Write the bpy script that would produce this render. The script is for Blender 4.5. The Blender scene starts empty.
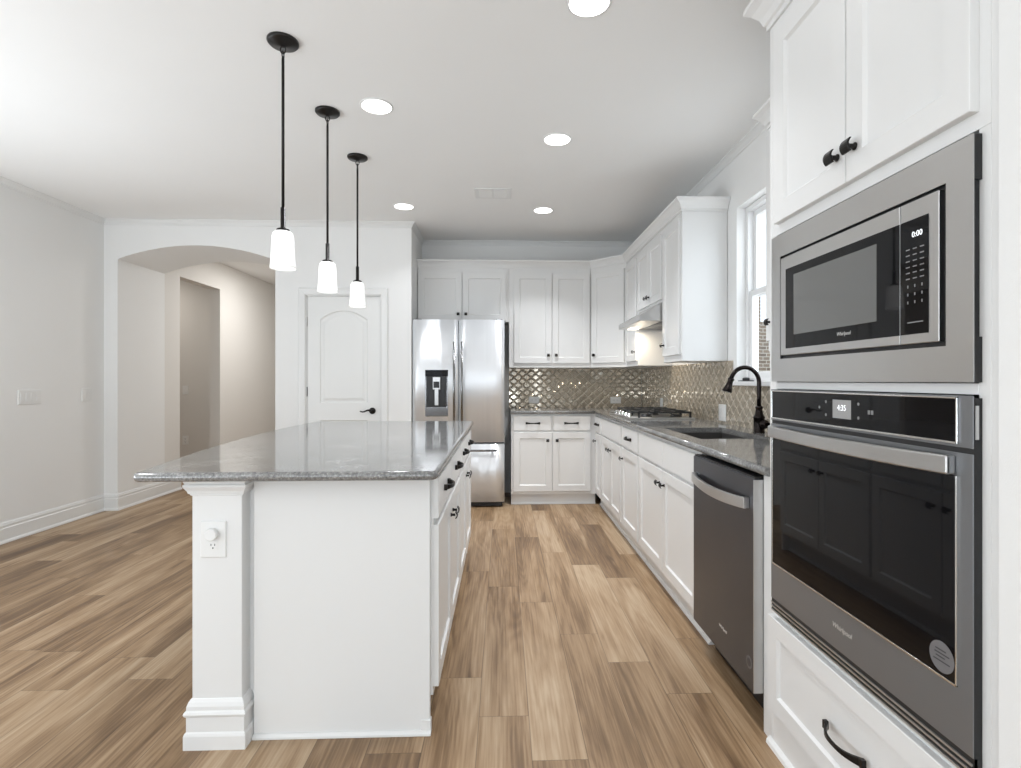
import bpy, bmesh, math, random
from mathutils import Vector, Matrix
random.seed(7)
SC = bpy.context.scene
COL = SC.collection
PI = math.pi

# ------------------------------------------------------------------ camera, world, light, exposure
F_PX, CX, CY, EYE = 540.0, 522.0, 380.5, 1.205
cam_d = bpy.data.cameras.new('camera')
cam = bpy.data.objects.new('camera', cam_d)
COL.objects.link(cam)
cam_d.sensor_fit = 'HORIZONTAL'
cam_d.sensor_width = 36.0
cam_d.lens = 36.0 * F_PX / 1021.0
cam_d.shift_x = -(CX - 510.5) / 1021.0
cam_d.shift_y = (CY - 384.0) / 1021.0
cam_d.clip_start = 0.03
cam.location = (0, 0, EYE)
cam.rotation_euler = (PI / 2, 0, -math.atan(19.0 / F_PX))
SC.camera = cam

SC.view_settings.view_transform = 'Standard'
SC.view_settings.look = 'None'
SC.view_settings.gamma = 1.0
SC.view_settings.use_curve_mapping = False
SC.view_settings.exposure = 0.02

world = bpy.data.worlds.new('sky_world')
SC.world = world
world.use_nodes = True
wn = world.node_tree.nodes
wn['Background'].inputs['Color'].default_value = (0.83, 0.92, 1.0, 1)
wn['Background'].inputs['Strength'].default_value = 1.45


XL, XR = -3.705, 1.51           # left wall, right wall
ZC = 2.70                       # ceiling


def area(name, loc, rot, sx, sy, power, color=(1, 1, 1), shape='RECTANGLE', spread=None):
    d = bpy.data.lights.new(name, 'AREA')
    d.shape = shape
    d.size = sx
    if shape in ('RECTANGLE', 'ELLIPSE'):
        d.size_y = sy
    d.energy = power
    d.color = color
    if spread is not None:
        d.spread = spread
    o = bpy.data.objects.new(name, d)
    o.location = loc
    o.rotation_euler = rot
    COL.objects.link(o)
    return o


DAY = (0.84, 0.925, 1.0)
FILL = (0.86, 0.935, 1.0)
UP = math.radians(69)
# daylight and added fill at the unseen living-side windows, and daylight over the sink:
# sky light comes in level, added fill lamps tilt up to brighten the ceiling
for nm, x in (('rear_window', -2.45), ('rear_patio', -0.45)):
    area('skylight_' + nm, (x, -3.97, 1.42), (PI / 2, 0, 0), 1.7, 2.1, 3, DAY)
    area('ground_light_' + nm, (x, -3.93, 0.75), (PI / 2 + UP, 0, 0), 1.7, 0.9, 31, FILL)
for nm, y in (('left_window', -1.5), ('left_patio', 2.0)):
    area('skylight_' + nm, (XL + 0.03, y, 1.42), (PI / 2, 0, -PI / 2), 2.6, 2.1, 3, DAY)
    area('ground_light_' + nm, (XL + 0.06, y, 0.75), (PI / 2 + UP, 0, -PI / 2), 2.6, 0.9, 52, FILL)
area('skylight_right_window', (0.85, -1.9, 1.42), (PI / 2, 0, PI / 2), 2.2, 2.1, 58, DAY)  # added fill that brightens the left wall, set at an added window
area('skylight_sink_window', (1.70, 2.975, 1.76), (PI / 2, 0, PI / 2), 0.86, 1.06, 7, DAY)
area('hall_ceiling_light', (-2.6, 7.1, ZC - 0.02), (0, 0, 0), 0.3, 0.3, 27, (0.98, 0.975, 0.96))  # added fill to brighten the hall, no fixture modelled
area('side_room_light', (-4.8, 6.6, 2.6), (0, 0, 0), 0.5, 0.5, 13, (1, 0.95, 0.88))  # fill for the side room, no fixture modelled


# ------------------------------------------------------------------ materials
def nt(name):
    m = bpy.data.materials.new(name)
    m.use_nodes = True
    t = m.node_tree
    b = t.nodes['Principled BSDF']
    return m, t, b


def setin(b, **k):
    for n, v in k.items():
        b.inputs[n.replace('_', ' ')].default_value = v


def node(t, typ, **k):
    n = t.nodes.new(typ)
    for a, v in k.items():
        setattr(n, a, v)
    return n


def c4(c):
    return (c[0], c[1], c[2], 1)


def paint(name, col, rough=0.5, var=0.02, bump=0.0, bscale=180.0, metallic=0.0, coat=0.0, spec=0.5):
    """painted / moulded surface: base colour with faint noise mottling and an optional fine bump"""
    m, t, b = nt(name)
    tc = node(t, 'ShaderNodeTexCoord')
    nz = node(t, 'ShaderNodeTexNoise')
    nz.inputs['Scale'].default_value = 3.0
    nz.inputs['Detail'].default_value = 4.0
    t.links.new(tc.outputs['Object'], nz.inputs['Vector'])
    mr = node(t, 'ShaderNodeMapRange')
    mr.inputs['To Min'].default_value = 1 - var
    mr.inputs['To Max'].default_value = 1 + var
    t.links.new(nz.outputs['Fac'], mr.inputs['Value'])
    mx = node(t, 'ShaderNodeMix', data_type='RGBA', blend_type='MULTIPLY')
    mx.inputs['Factor'].default_value = 1
    mx.inputs['A'].default_value = c4(col)
    t.links.new(mr.outputs['Result'], mx.inputs['B'])
    t.links.new(mx.outputs['Result'], b.inputs['Base Color'])
    setin(b, Roughness=rough, Metallic=metallic)
    b.inputs['Coat Weight'].default_value = coat
    b.inputs['Specular IOR Level'].default_value = spec
    if bump > 0:
        n2 = node(t, 'ShaderNodeTexNoise')
        n2.inputs['Scale'].default_value = bscale
        t.links.new(tc.outputs['Object'], n2.inputs['Vector'])
        bp = node(t, 'ShaderNodeBump')
        bp.inputs['Strength'].default_value = bump
        bp.inputs['Distance'].default_value = 0.002
        t.links.new(n2.outputs['Fac'], bp.inputs['Height'])
        t.links.new(bp.outputs['Normal'], b.inputs['Normal'])
    return m


def steel(name, col, rough, wave=0.0, wscale=(5.0, 5.0, 0.35), aniso=0.0, rot=0.25, metal=1.0):
    """brushed stainless: anisotropic metal, faint roughness mottling and slight waviness that bends reflections"""
    m, t, b = nt(name)
    tc = node(t, 'ShaderNodeTexCoord')
    nz = node(t, 'ShaderNodeTexNoise')
    nz.inputs['Scale'].default_value = 6.0
    nz.inputs['Detail'].default_value = 3.0
    t.links.new(tc.outputs['Object'], nz.inputs['Vector'])
    mr = node(t, 'ShaderNodeMapRange')
    mr.inputs['To Min'].default_value = rough * 0.93
    mr.inputs['To Max'].default_value = rough * 1.07
    t.links.new(nz.outputs['Fac'], mr.inputs['Value'])
    t.links.new(mr.outputs['Result'], b.inputs['Roughness'])
    setin(b, Metallic=metal)
    b.inputs['Base Color'].default_value = c4(col)
    if aniso > 0:
        tg = node(t, 'ShaderNodeTangent', direction_type='RADIAL', axis='Z')
        t.links.new(tg.outputs[0], b.inputs['Tangent'])
        b.inputs['Anisotropic'].default_value = aniso
        b.inputs['Anisotropic Rotation'].default_value = rot
    if wave > 0:
        mp2 = node(t, 'ShaderNodeMapping')
        mp2.inputs['Scale'].default_value = wscale
        t.links.new(tc.outputs['Object'], mp2.inputs['Vector'])
        n2 = node(t, 'ShaderNodeTexNoise')
        n2.inputs['Scale'].default_value = 1.0
        n2.inputs['Detail'].default_value = 2.0
        t.links.new(mp2.outputs['Vector'], n2.inputs['Vector'])
        bp = node(t, 'ShaderNodeBump')
        bp.inputs['Strength'].default_value = 1.0
        bp.inputs['Distance'].default_value = wave
        t.links.new(n2.outputs['Fac'], bp.inputs['Height'])
        t.links.new(bp.outputs['Normal'], b.inputs['Normal'])
    return m


def emit(name, col, strength):
    m, t, b = nt(name)
    b.inputs['Base Color'].default_value = c4(col)
    b.inputs['Emission Color'].default_value = c4(col)
    b.inputs['Emission Strength'].default_value = strength
    return m


def ramp(t, stops):
    r = node(t, 'ShaderNodeValToRGB')
    e = r.color_ramp.elements
    while len(e) > 1:
        e.remove(e[0])
    e[0].position = stops[0][0]
    e[0].color = c4(stops[0][1])
    for p, c in stops[1:]:
        n = e.new(p)
        n.color = c4(c)
    return r


def math_n(t, op, a, b_=None, c=None):
    n = node(t, 'ShaderNodeMath', operation=op)
    for i, v in enumerate((a, b_, c)):
        if v is None:
            continue
        if isinstance(v, (int, float)):
            n.inputs[i].default_value = v
        else:
            t.links.new(v, n.inputs[i])
    return n.outputs[0]


def floor_mat():
    m, t, b = nt('oak_vinyl_plank')
    W, L = 0.1785, 1.22
    tc = node(t, 'ShaderNodeTexCoord')
    sp = node(t, 'ShaderNodeSeparateXYZ')
    t.links.new(tc.outputs['Object'], sp.inputs[0])
    X, Y = sp.outputs[0], sp.outputs[1]
    xr = math_n(t, 'DIVIDE', math_n(t, 'ADD', X, 20.0 * W + 0.086), W)
    row = math_n(t, 'FLOOR', xr)
    fx = math_n(t, 'FRACT', xr)
    wn1 = node(t, 'ShaderNodeTexWhiteNoise', noise_dimensions='1D')
    t.links.new(row, wn1.inputs['W'])
    yr = math_n(t, 'ADD', math_n(t, 'DIVIDE', math_n(t, 'ADD', Y, 20.0), L), math_n(t, 'MULTIPLY', wn1.outputs['Value'], 7.0))
    pl = math_n(t, 'FLOOR', yr)
    fy = math_n(t, 'FRACT', yr)
    cb = node(t, 'ShaderNodeCombineXYZ')
    t.links.new(row, cb.inputs[0])
    t.links.new(pl, cb.inputs[1])
    wn2 = node(t, 'ShaderNodeTexWhiteNoise', noise_dimensions='3D')
    t.links.new(cb.outputs[0], wn2.inputs['Vector'])
    rnd = wn2.outputs['Value']
    # grain coordinates, shifted per plank
    off = math_n(t, 'MULTIPLY', rnd, 37.0)
    gx = math_n(t, 'ADD', X, off)
    gy = math_n(t, 'ADD', math_n(t, 'MULTIPLY', Y, 0.10), off)
    gv = node(t, 'ShaderNodeCombineXYZ')
    t.links.new(gx, gv.inputs[0])
    t.links.new(gy, gv.inputs[1])
    t.links.new(off, gv.inputs[2])
    n1 = node(t, 'ShaderNodeTexNoise')
    n1.inputs['Scale'].default_value = 13.0
    n1.inputs['Detail'].default_value = 6.0
    n1.inputs['Roughness'].default_value = 0.62
    n1.inputs['Distortion'].default_value = 0.35
    t.links.new(gv.outputs[0], n1.inputs['Vector'])
    # broad heartwood / sapwood bands
    n0 = node(t, 'ShaderNodeTexNoise')
    n0.inputs['Scale'].default_value = 5.0
    n0.inputs['Detail'].default_value = 1.0
    n0.inputs['Distortion'].default_value = 0.4
    t.links.new(gv.outputs[0], n0.inputs['Vector'])
    # cathedral rings: sine bands of the smooth noise
    rings = math_n(t, 'SINE', math_n(t, 'MULTIPLY', n0.outputs['Fac'], 95.0))
    # fine fibres
    gv2 = node(t, 'ShaderNodeCombineXYZ')
    t.links.new(gx, gv2.inputs[0])
    t.links.new(math_n(t, 'MULTIPLY', gy, 0.22), gv2.inputs[1])
    n3 = node(t, 'ShaderNodeTexNoise')
    n3.inputs['Scale'].default_value = 120.0
    n3.inputs['Detail'].default_value = 4.0
    t.links.new(gv2.outputs[0], n3.inputs['Vector'])
    # short dark mineral streaks
    n4 = node(t, 'ShaderNodeTexNoise')
    n4.inputs['Scale'].default_value = 17.0
    n4.inputs['Detail'].default_value = 2.0
    n4.inputs['Distortion'].default_value = 0.8
    t.links.new(gv.outputs[0], n4.inputs['Vector'])
    mr4 = node(t, 'ShaderNodeMapRange')
    mr4.inputs['From Min'].default_value = 0.66
    mr4.inputs['From Max'].default_value = 0.76
    t.links.new(n4.outputs['Fac'], mr4.inputs['Value'])
    val = math_n(t, 'ADD', math_n(t, 'MULTIPLY', n1.outputs['Fac'], 0.62), math_n(t, 'MULTIPLY', rings, 0.028))
    val = math_n(t, 'ADD', val, math_n(t, 'MULTIPLY', n0.outputs['Fac'], 0.55))
    val = math_n(t, 'ADD', val, math_n(t, 'MULTIPLY', math_n(t, 'SUBTRACT', n3.outputs['Fac'], 0.5), 0.42))
    val = math_n(t, 'ADD', val, math_n(t, 'MULTIPLY', math_n(t, 'SUBTRACT', rnd, 0.5), 0.20))
    val = math_n(t, 'SUBTRACT', val, math_n(t, 'MULTIPLY', mr4.outputs['Result'], 0.16))
    rp = ramp(t, [(0.28, (0.1, 0.053, 0.024)), (0.45, (0.19, 0.113, 0.056)), (0.57, (0.298, 0.19, 0.103)), (0.67, (0.385, 0.262, 0.155)), (0.82, (0.485, 0.36, 0.237))])
    t.links.new(val, rp.inputs['Fac'])
    # seams
    ex = math_n(t, 'MULTIPLY', math_n(t, 'MINIMUM', fx, math_n(t, 'SUBTRACT', 1.0, fx)), W)
    ey = math_n(t, 'MULTIPLY', math_n(t, 'MINIMUM', fy, math_n(t, 'SUBTRACT', 1.0, fy)), L)
    ed = math_n(t, 'MINIMUM', ex, ey)
    mr = node(t, 'ShaderNodeMapRange')
    mr.inputs['From Max'].default_value = 0.0022
    mr.inputs['To Min'].default_value = 0.45
    mr.inputs['To Max'].default_value = 1.0
    t.links.new(ed, mr.inputs['Value'])
    mx = node(t, 'ShaderNodeMix', data_type='RGBA', blend_type='MULTIPLY')
    mx.inputs['Factor'].default_value = 1
    t.links.new(rp.outputs['Color'], mx.inputs['A'])
    t.links.new(mr.outputs['Result'], mx.inputs['B'])
    t.links.new(mx.outputs['Result'], b.inputs['Base Color'])
    setin(b, Roughness=0.42)
    bp = node(t, 'ShaderNodeBump')
    bp.inputs['Strength'].default_value = 0.25
    bp.inputs['Distance'].default_value = 0.0015
    t.links.new(math_n(t, 'ADD', mr.outputs['Result'], math_n(t, 'MULTIPLY', n3.outputs['Fac'], 0.3)), bp.inputs['Height'])
    t.links.new(bp.outputs['Normal'], b.inputs['Normal'])
    return m


def quartz_mat(name, lo, mid, hi, rough=0.09):
    m, t, b = nt(name)
    tc = node(t, 'ShaderNodeTexCoord')
    n1 = node(t, 'ShaderNodeTexNoise')
    n1.inputs['Scale'].default_value = 110.0
    n1.inputs['Detail'].default_value = 5.0
    n1.inputs['Roughness'].default_value = 0.7
    t.links.new(tc.outputs['Object'], n1.inputs['Vector'])
    n2 = node(t, 'ShaderNodeTexNoise')
    n2.inputs['Scale'].default_value = 9.0
    n2.inputs['Detail'].default_value = 3.0
    t.links.new(tc.outputs['Object'], n2.inputs['Vector'])
    v = math_n(t, 'ADD', math_n(t, 'MULTIPLY', n1.outputs['Fac'], 0.75), math_n(t, 'MULTIPLY', n2.outputs['Fac'], 0.25))
    rp = ramp(t, [(0.36, lo), (0.5, mid), (0.64, hi)])
    t.links.new(v, rp.inputs['Fac'])
    t.links.new(rp.outputs['Color'], b.inputs['Base Color'])
    setin(b, Roughness=rough)
    b.inputs['Specular IOR Level'].default_value = 0.9
    return m


def brick_mat():
    m, t, b = nt('red_brown_brick')
    tc = node(t, 'ShaderNodeTexCoord')
    sp = node(t, 'ShaderNodeSeparateXYZ')
    t.links.new(tc.outputs['Object'], sp.inputs[0])
    mp = node(t, 'ShaderNodeCombineXYZ')
    t.links.new(math_n(t, 'ADD', sp.outputs[0], sp.outputs[1]), mp.inputs[0])
    t.links.new(sp.outputs[2], mp.inputs[1])
    br = node(t, 'ShaderNodeTexBrick')
    br.inputs['Color1'].default_value = (0.42, 0.32, 0.24, 1)
    br.inputs['Color2'].default_value = (0.26, 0.20, 0.16, 1)
    br.inputs['Mortar'].default_value = (0.75, 0.70, 0.62, 1)
    br.inputs['Scale'].default_value = 4.2
    br.inputs['Mortar Size'].default_value = 0.03
    t.links.new(mp.outputs[0], br.inputs['Vector'])
    t.links.new(br.outputs['Color'], b.inputs['Base Color'])
    setin(b, Roughness=0.9)
    return m


def pane_mat():
    m = bpy.data.materials.new('window_glass')
    m.use_nodes = True
    t = m.node_tree
    t.nodes.remove(t.nodes['Principled BSDF'])
    tr = node(t, 'ShaderNodeBsdfTransparent')
    gl = node(t, 'ShaderNodeBsdfGlossy')
    gl.inputs['Roughness'].default_value = 0.02
    fr = node(t, 'ShaderNodeFresnel')
    fr.inputs['IOR'].default_value = 1.45
    mx = node(t, 'ShaderNodeMixShader')
    ge = node(t, 'ShaderNodeNewGeometry')
    t.links.new(math_n(t, 'MULTIPLY', fr.outputs[0], math_n(t, 'SUBTRACT', 1.0, ge.outputs['Backfacing'])), mx.inputs[0])
    t.links.new(tr.outputs[0], mx.inputs[1])
    t.links.new(gl.outputs[0], mx.inputs[2])
    t.links.new(mx.outputs[0], t.nodes['Material Output'].inputs['Surface'])
    return m


M = {}
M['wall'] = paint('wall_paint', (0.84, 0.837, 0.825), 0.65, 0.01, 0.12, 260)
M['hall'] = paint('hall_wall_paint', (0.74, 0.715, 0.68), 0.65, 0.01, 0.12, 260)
M['ceiling'] = paint('ceiling_paint', (0.90, 0.898, 0.888), 0.8, 0.01, 0.15, 300)
M['trim'] = paint('white_trim_paint', (0.80, 0.80, 0.79), 0.35, 0.008)
M['cab'] = paint('white_cabinet_lacquer', (0.785, 0.783, 0.774), 0.32, 0.006)
M['door'] = paint('white_door_paint', (0.80, 0.80, 0.785), 0.35, 0.008)
M['bronze'] = paint('dark_bronze_metal', (0.018, 0.016, 0.015), 0.32, 0.1, metallic=0.6)
M['faucet'] = paint('oil_rubbed_bronze', (0.016, 0.011, 0.010), 0.2, 0.15, metallic=0.7)
M['black'] = paint('black_plastic', (0.012, 0.012, 0.013), 0.4, 0.1)
M['iron'] = paint('cast_iron_black', (0.02, 0.02, 0.02), 0.5, 0.15, 0.3, 300)
M['glass_black'] = paint('black_appliance_glass', (0.004, 0.004, 0.005), 0.03, 0.05, coat=0.0, spec=0.2)
M['mw_window'] = paint('microwave_window_glass', (0.12, 0.12, 0.117), 0.06, 0.03, spec=0.8)
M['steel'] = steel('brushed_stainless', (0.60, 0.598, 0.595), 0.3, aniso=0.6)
M['steel_fridge'] = steel('fridge_stainless', (0.80, 0.82, 0.845), 0.30, 0.010, (7.0, 7.0, 0.10), 0.75, metal=0.5)
M['steel_dark'] = steel('dark_stainless', (0.10, 0.104, 0.118), 0.34, aniso=0.7, metal=0.85)
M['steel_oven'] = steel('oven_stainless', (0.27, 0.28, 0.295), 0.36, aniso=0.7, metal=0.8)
M['handle_steel'] = steel('handle_stainless', (0.27, 0.27, 0.275), 0.22)
M['chrome'] = steel('polished_steel_edge', (0.85, 0.85, 0.84), 0.12)
M['floor'] = floor_mat()
M['quartz'] = quartz_mat('grey_quartz', (0.09, 0.089, 0.087), (0.20, 0.197, 0.192), (0.36, 0.354, 0.342))
M['tile'] = paint('taupe_glazed_tile', (0.53, 0.465, 0.37), 0.06, 0.12, metallic=0.4, coat=0.5, spec=0.8)
M['grout'] = paint('tan_grout', (0.60, 0.535, 0.44), 0.85, 0.06)
M['plate'] = paint('white_outlet_plastic', (0.81, 0.808, 0.795), 0.3, 0.01)
M['slot'] = paint('dark_socket_slot', (0.10, 0.10, 0.10), 0.6, 0.02)
M['sink'] = paint('dark_composite_sink', (0.055, 0.052, 0.05), 0.35, 0.1)
M['vinyl'] = paint('white_window_vinyl', (0.86, 0.86, 0.86), 0.3, 0.005)
M['pane'] = pane_mat()
M['brick'] = brick_mat()
M['ground'] = paint('outdoor_ground', (0.35, 0.33, 0.28), 0.9, 0.2)
M['can'] = emit('downlight_lens', (1.0, 0.985, 0.96), 5.0)
M['shade'] = emit('opal_glass_lit', (0.86, 0.855, 0.84), 0.5)
M['bulb'] = emit('hood_bulb', (1.0, 0.9, 0.74), 12.0)
M['lcd'] = emit('oven_lcd', (0.20, 0.20, 0.20), 0.6)
M['digit'] = emit('white_digits', (0.9, 0.92, 0.95), 0.7)
M['print'] = paint('pale_printed_marks', (0.22, 0.22, 0.22), 0.5, 0.02)
M['logo'] = paint('silver_logo_metal', (0.75, 0.75, 0.74), 0.3, 0.02, metallic=0.6)
M['sticker'] = paint('grey_film_sticker', (0.16, 0.155, 0.16), 0.5, 0.04)
M['sticker_ink'] = paint('sticker_ink', (0.04, 0.04, 0.042), 0.6, 0.02)
M['vent_dark'] = paint('duct_shadow_grey', (0.35, 0.35, 0.345), 0.7, 0.02)


# ------------------------------------------------------------------ mesh helpers
class Frame:
    """local face frame: u to the viewer's right, v up, n out of the face"""

    def __init__(s, o, u, n):
        s.o, s.u, s.n = Vector(o), Vector(u).normalized(), Vector(n).normalized()
        s.v = Vector((0, 0, 1))

    def p(s, u, v, n=0.0):
        return s.o + s.u * u + s.v * v + s.n * n


class MB:
    def __init__(s):
        s.V, s.F, s.Mi, s.S = [], [], [], []

    def face(s, idx, mi=0, sm=False):
        s.F.append(idx)
        s.Mi.append(mi)
        s.S.append(sm)

    def add(s, verts):
        b = len(s.V)
        s.V += [Vector(v) for v in verts]
        return b

    def box(s, x0, x1, y0, y1, z0, z1, mi=0):
        b = s.add([(x, y, z) for z in (z0, z1) for y in (y0, y1) for x in (x0, x1)])
        for f in ((0, 2, 3, 1), (4, 5, 7, 6), (0, 1, 5, 4), (2, 6, 7, 3), (0, 4, 6, 2), (1, 3, 7, 5)):
            s.face([b + i for i in f], mi)
        return s

    def fbox(s, fr, u0, u1, v0, v1, n0, n1, mi=0):
        b = s.add([fr.p(u, v, n) for n in (n0, n1) for v in (v0, v1) for u in (u0, u1)])
        for f in ((0, 2, 3, 1), (4, 5, 7, 6), (0, 1, 5, 4), (2, 6, 7, 3), (0, 4, 6, 2), (1, 3, 7, 5)):
            s.face([b + i for i in f], mi)
        return s

    def loft(s, rings, cap0=True, cap1=True, closed=False, mi=0, sm=False):
        n = len(rings[0])
        bs = [s.add(r) for r in rings]
        m = len(rings)
        for k in range(m if closed else m - 1):
            a, b = bs[k], bs[(k + 1) % m]
            for i in range(n):
                j = (i + 1) % n
                s.face([a + i, a + j, b + j, b + i], mi, sm)
        if not closed:
            if cap0:
                s.face([bs[0] + i for i in range(n)][::-1], mi)
            if cap1:
                s.face([bs[-1] + i for i in range(n)], mi)
        return s

    def prism(s, pts, fr, n0, n1, mi=0, sm=False):
        return s.loft([[fr.p(u, v, n0) for u, v in pts], [fr.p(u, v, n1) for u, v in pts]], mi=mi, sm=sm)

    def zprism(s, pts, z0, z1, mi=0):
        return s.loft([[(x, y, z0) for x, y in pts], [(x, y, z1) for x, y in pts]], mi=mi)

    def lathe(s, prof, o, axis=(0, 0, 1), seg=24, cap=True, mi=0, sm=True):
        """prof: list of (radius, height along axis)"""
        ax = Vector(axis).normalized()
        t = Vector((1, 0, 0)) if abs(ax.x) < 0.9 else Vector((0, 1, 0))
        e1 = ax.cross(t).normalized()
        e2 = ax.cross(e1)
        o = Vector(o)
        rings = [[o + ax * h + (e1 * math.cos(2 * PI * i / seg) + e2 * math.sin(2 * PI * i / seg)) * max(r, 1e-5)
                  for i in range(seg)] for r, h in prof]
        return s.loft(rings, cap, cap, mi=mi, sm=sm)

    def tube(s, path, r, seg=12, mi=0, cap=True):
        path = [Vector(p) for p in path]
        rs = r if isinstance(r, (list, tuple)) else [r] * len(path)
        rings = []
        e1 = None
        for i, p in enumerate(path):
            d = (path[min(i + 1, len(path) - 1)] - path[max(i - 1, 0)]).normalized()
            if e1 is None:
                t = Vector((0, 0, 1)) if abs(d.z) < 0.9 else Vector((1, 0, 0))
                e1 = d.cross(t).normalized()
            else:
                e1 = (e1 - d * e1.dot(d)).normalized()
            e2 = d.cross(e1)
            rings.append([p + (e1 * math.cos(2 * PI * k / seg) + e2 * math.sin(2 * PI * k / seg)) * rs[i] for k in range(seg)])
        return s.loft(rings, cap, cap, mi=mi, sm=True)

    def sweep_xy(s, path, prof, side=1, closed=False, mi=0):
        """profile (out, z) swept along a horizontal polyline with mitred corners; out is to the left (side=1) or right"""
        P = [Vector((p[0], p[1], 0)) for p in path]
        n = len(P)
        rings = []
        for i in range(n):
            if closed:
                d0 = (P[i] - P[i - 1]).normalized()
                d1 = (P[(i + 1) % n] - P[i]).normalized()
            else:
                d0 = (P[i] - P[i - 1]).normalized() if i > 0 else (P[1] - P[0]).normalized()
                d1 = (P[i + 1] - P[i]).normalized() if i < n - 1 else d0
            n0 = Vector((-d0.y, d0.x, 0)) * side
            n1 = Vector((-d1.y, d1.x, 0)) * side
            mdir = (n0 + n1).normalized()
            mdir = mdir / max(0.2, mdir.dot(n1))
            rings.append([P[i] + mdir * o + Vector((0, 0, z)) for o, z in prof])
        return s.loft(rings, closed=closed, mi=mi)

    def build(s, name, mats, parent=None, loc=None, bevel=0.0, bseg=2, wn=True, split=None):
        me = bpy.data.meshes.new(name)
        root = parent
        base = Vector((0, 0, 0))
        if root is not None:
            while root.parent is not None:
                base += root.location
                root = root.parent
            base += root.location
        elif loc is not None:
            base = Vector(loc)
        me.from_pydata([v - base for v in s.V], [], s.F)
        if not isinstance(mats, (list, tuple)):
            mats = [mats]
        for m_ in mats:
            me.materials.append(m_)
        for i, p in enumerate(me.polygons):
            p.material_index = s.Mi[i]
            p.use_smooth = s.S[i]
        bm = bmesh.new()
        bm.from_mesh(me)
        bmesh.ops.recalc_face_normals(bm, faces=bm.faces)
        bm.to_mesh(me)
        bm.free()
        o = bpy.data.objects.new(name, me)
        COL.objects.link(o)
        if parent is not None:
            o.parent = parent
        elif loc is not None:
            o.location = loc
        if bevel > 0:
            md = o.modifiers.new('bevel', 'BEVEL')
            md.width = bevel
            md.segments = bseg
            md.limit_method = 'ANGLE'
            md.angle_limit = math.radians(35)
            md.harden_normals = True
        return o


def tag(o, label=None, cat=None, group=None, kind=None):
    if label:
        o['label'] = label
    if cat:
        o['category'] = cat
    if group:
        o['group'] = group
    if kind:
        o['kind'] = kind
    return o


def thing(name, loc, label, cat, group=None):
    o = bpy.data.objects.new(name, None)
    o.empty_display_size = 0.1
    o.location = loc
    COL.objects.link(o)
    return tag(o, label, cat, group)


def struct(mb, name, mat, bevel=0.0):
    return tag(mb.build(name, mat, bevel=bevel), kind='structure')


def copy_tree(o, loc, label=None, parent=None):
    c = o.copy()
    COL.objects.link(c)
    if parent is None:
        c.location = loc
        if label:
            c['label'] = label
    else:
        c.parent = parent
    for ch in [x for x in bpy.data.objects if x.parent == o]:
        copy_tree(ch, None, None, c)
    return c


def text_part(name, body, fr, u, v, n, size, mat, parent, align='CENTER', shear=0.0, ext=0.0004, bold=0.0):
    cu = bpy.data.curves.new(name, 'FONT')
    cu.body = body
    cu.size = size
    cu.align_x = align
    cu.align_y = 'CENTER'
    cu.extrude = ext
    cu.shear = shear
    cu.offset = bold
    to = bpy.data.objects.new(name + '_curve', cu)
    me = bpy.data.meshes.new_from_object(to)
    bpy.data.objects.remove(to)
    bpy.data.curves.remove(cu)
    mt = Matrix((fr.u, fr.v, fr.n)).transposed().to_4x4()
    root = parent
    base = Vector((0, 0, 0))
    while root.parent is not None:
        root = root.parent
    base = root.location
    mt.translation = fr.p(u, v, n) - base
    me.transform(mt)
    me.name = name
    me.materials.clear()
    me.materials.append(mat)
    o = bpy.data.objects.new(name, me)
    COL.objects.link(o)
    o.parent = parent
    return o


def shaker(fr, u0, u1, v0, v1, n0=0.0, t=0.019, rail=0.057, rec=0.009, cove=0.007):
    """shaker door or drawer front: raised frame round a recessed flat panel, one closed mesh"""
    mb = MB()

    def ring(d, n):
        return [fr.p(u0 + d, v0 + d, n), fr.p(u1 - d, v0 + d, n), fr.p(u1 - d, v1 - d, n), fr.p(u0 + d, v1 - d, n)]
    mb.loft([ring(0, n0), ring(0, n0 + t - 0.0015), ring(0.0015, n0 + t), ring(rail, n0 + t), ring(rail + cove * 0.5, n0 + t - rec * 0.55),
             ring(rail + cove, n0 + t - rec)])
    return mb


def slab(fr, u0, u1, v0, v1, n0=0.0, t=0.019):
    mb = MB()

    def ring(d, n):
        return [fr.p(u0 + d, v0 + d, n), fr.p(u1 - d, v0 + d, n), fr.p(u1 - d, v1 - d, n), fr.p(u0 + d, v1 - d, n)]
    mb.loft([ring(0, n0), ring(0, n0 + t - 0.003), ring(0.003, n0 + t)])
    return mb


def knob(fr, u, v, n, parent, s=1.0):
    """short stem with a curved square head"""
    mb = MB()
    mb.lathe([(0.0085 * s, n), (0.0085 * s, n + 0.003), (0.0055 * s, n + 0.006), (0.0055 * s, n + 0.017), (0.008 * s, n + 0.02)],
             fr.p(u, v, 0), fr.n, 12)
    h, w = 0.0145 * s, 0.0145 * s
    rings = []
    for k in range(7):
        a = -1 + 2 * k / 6.0
        nn = n + 0.019 + 0.007 * (1 - a * a)
        vv = v + a * h
        rings.append([fr.p(u - w, vv, nn), fr.p(u + w, vv, nn), fr.p(u + w * 0.93, vv, nn + 0.005), fr.p(u - w * 0.93, vv, nn + 0.005)])
    mb.loft(rings)
    return mb.build('knob', M['bronze'], parent, bevel=0.0012)


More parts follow.
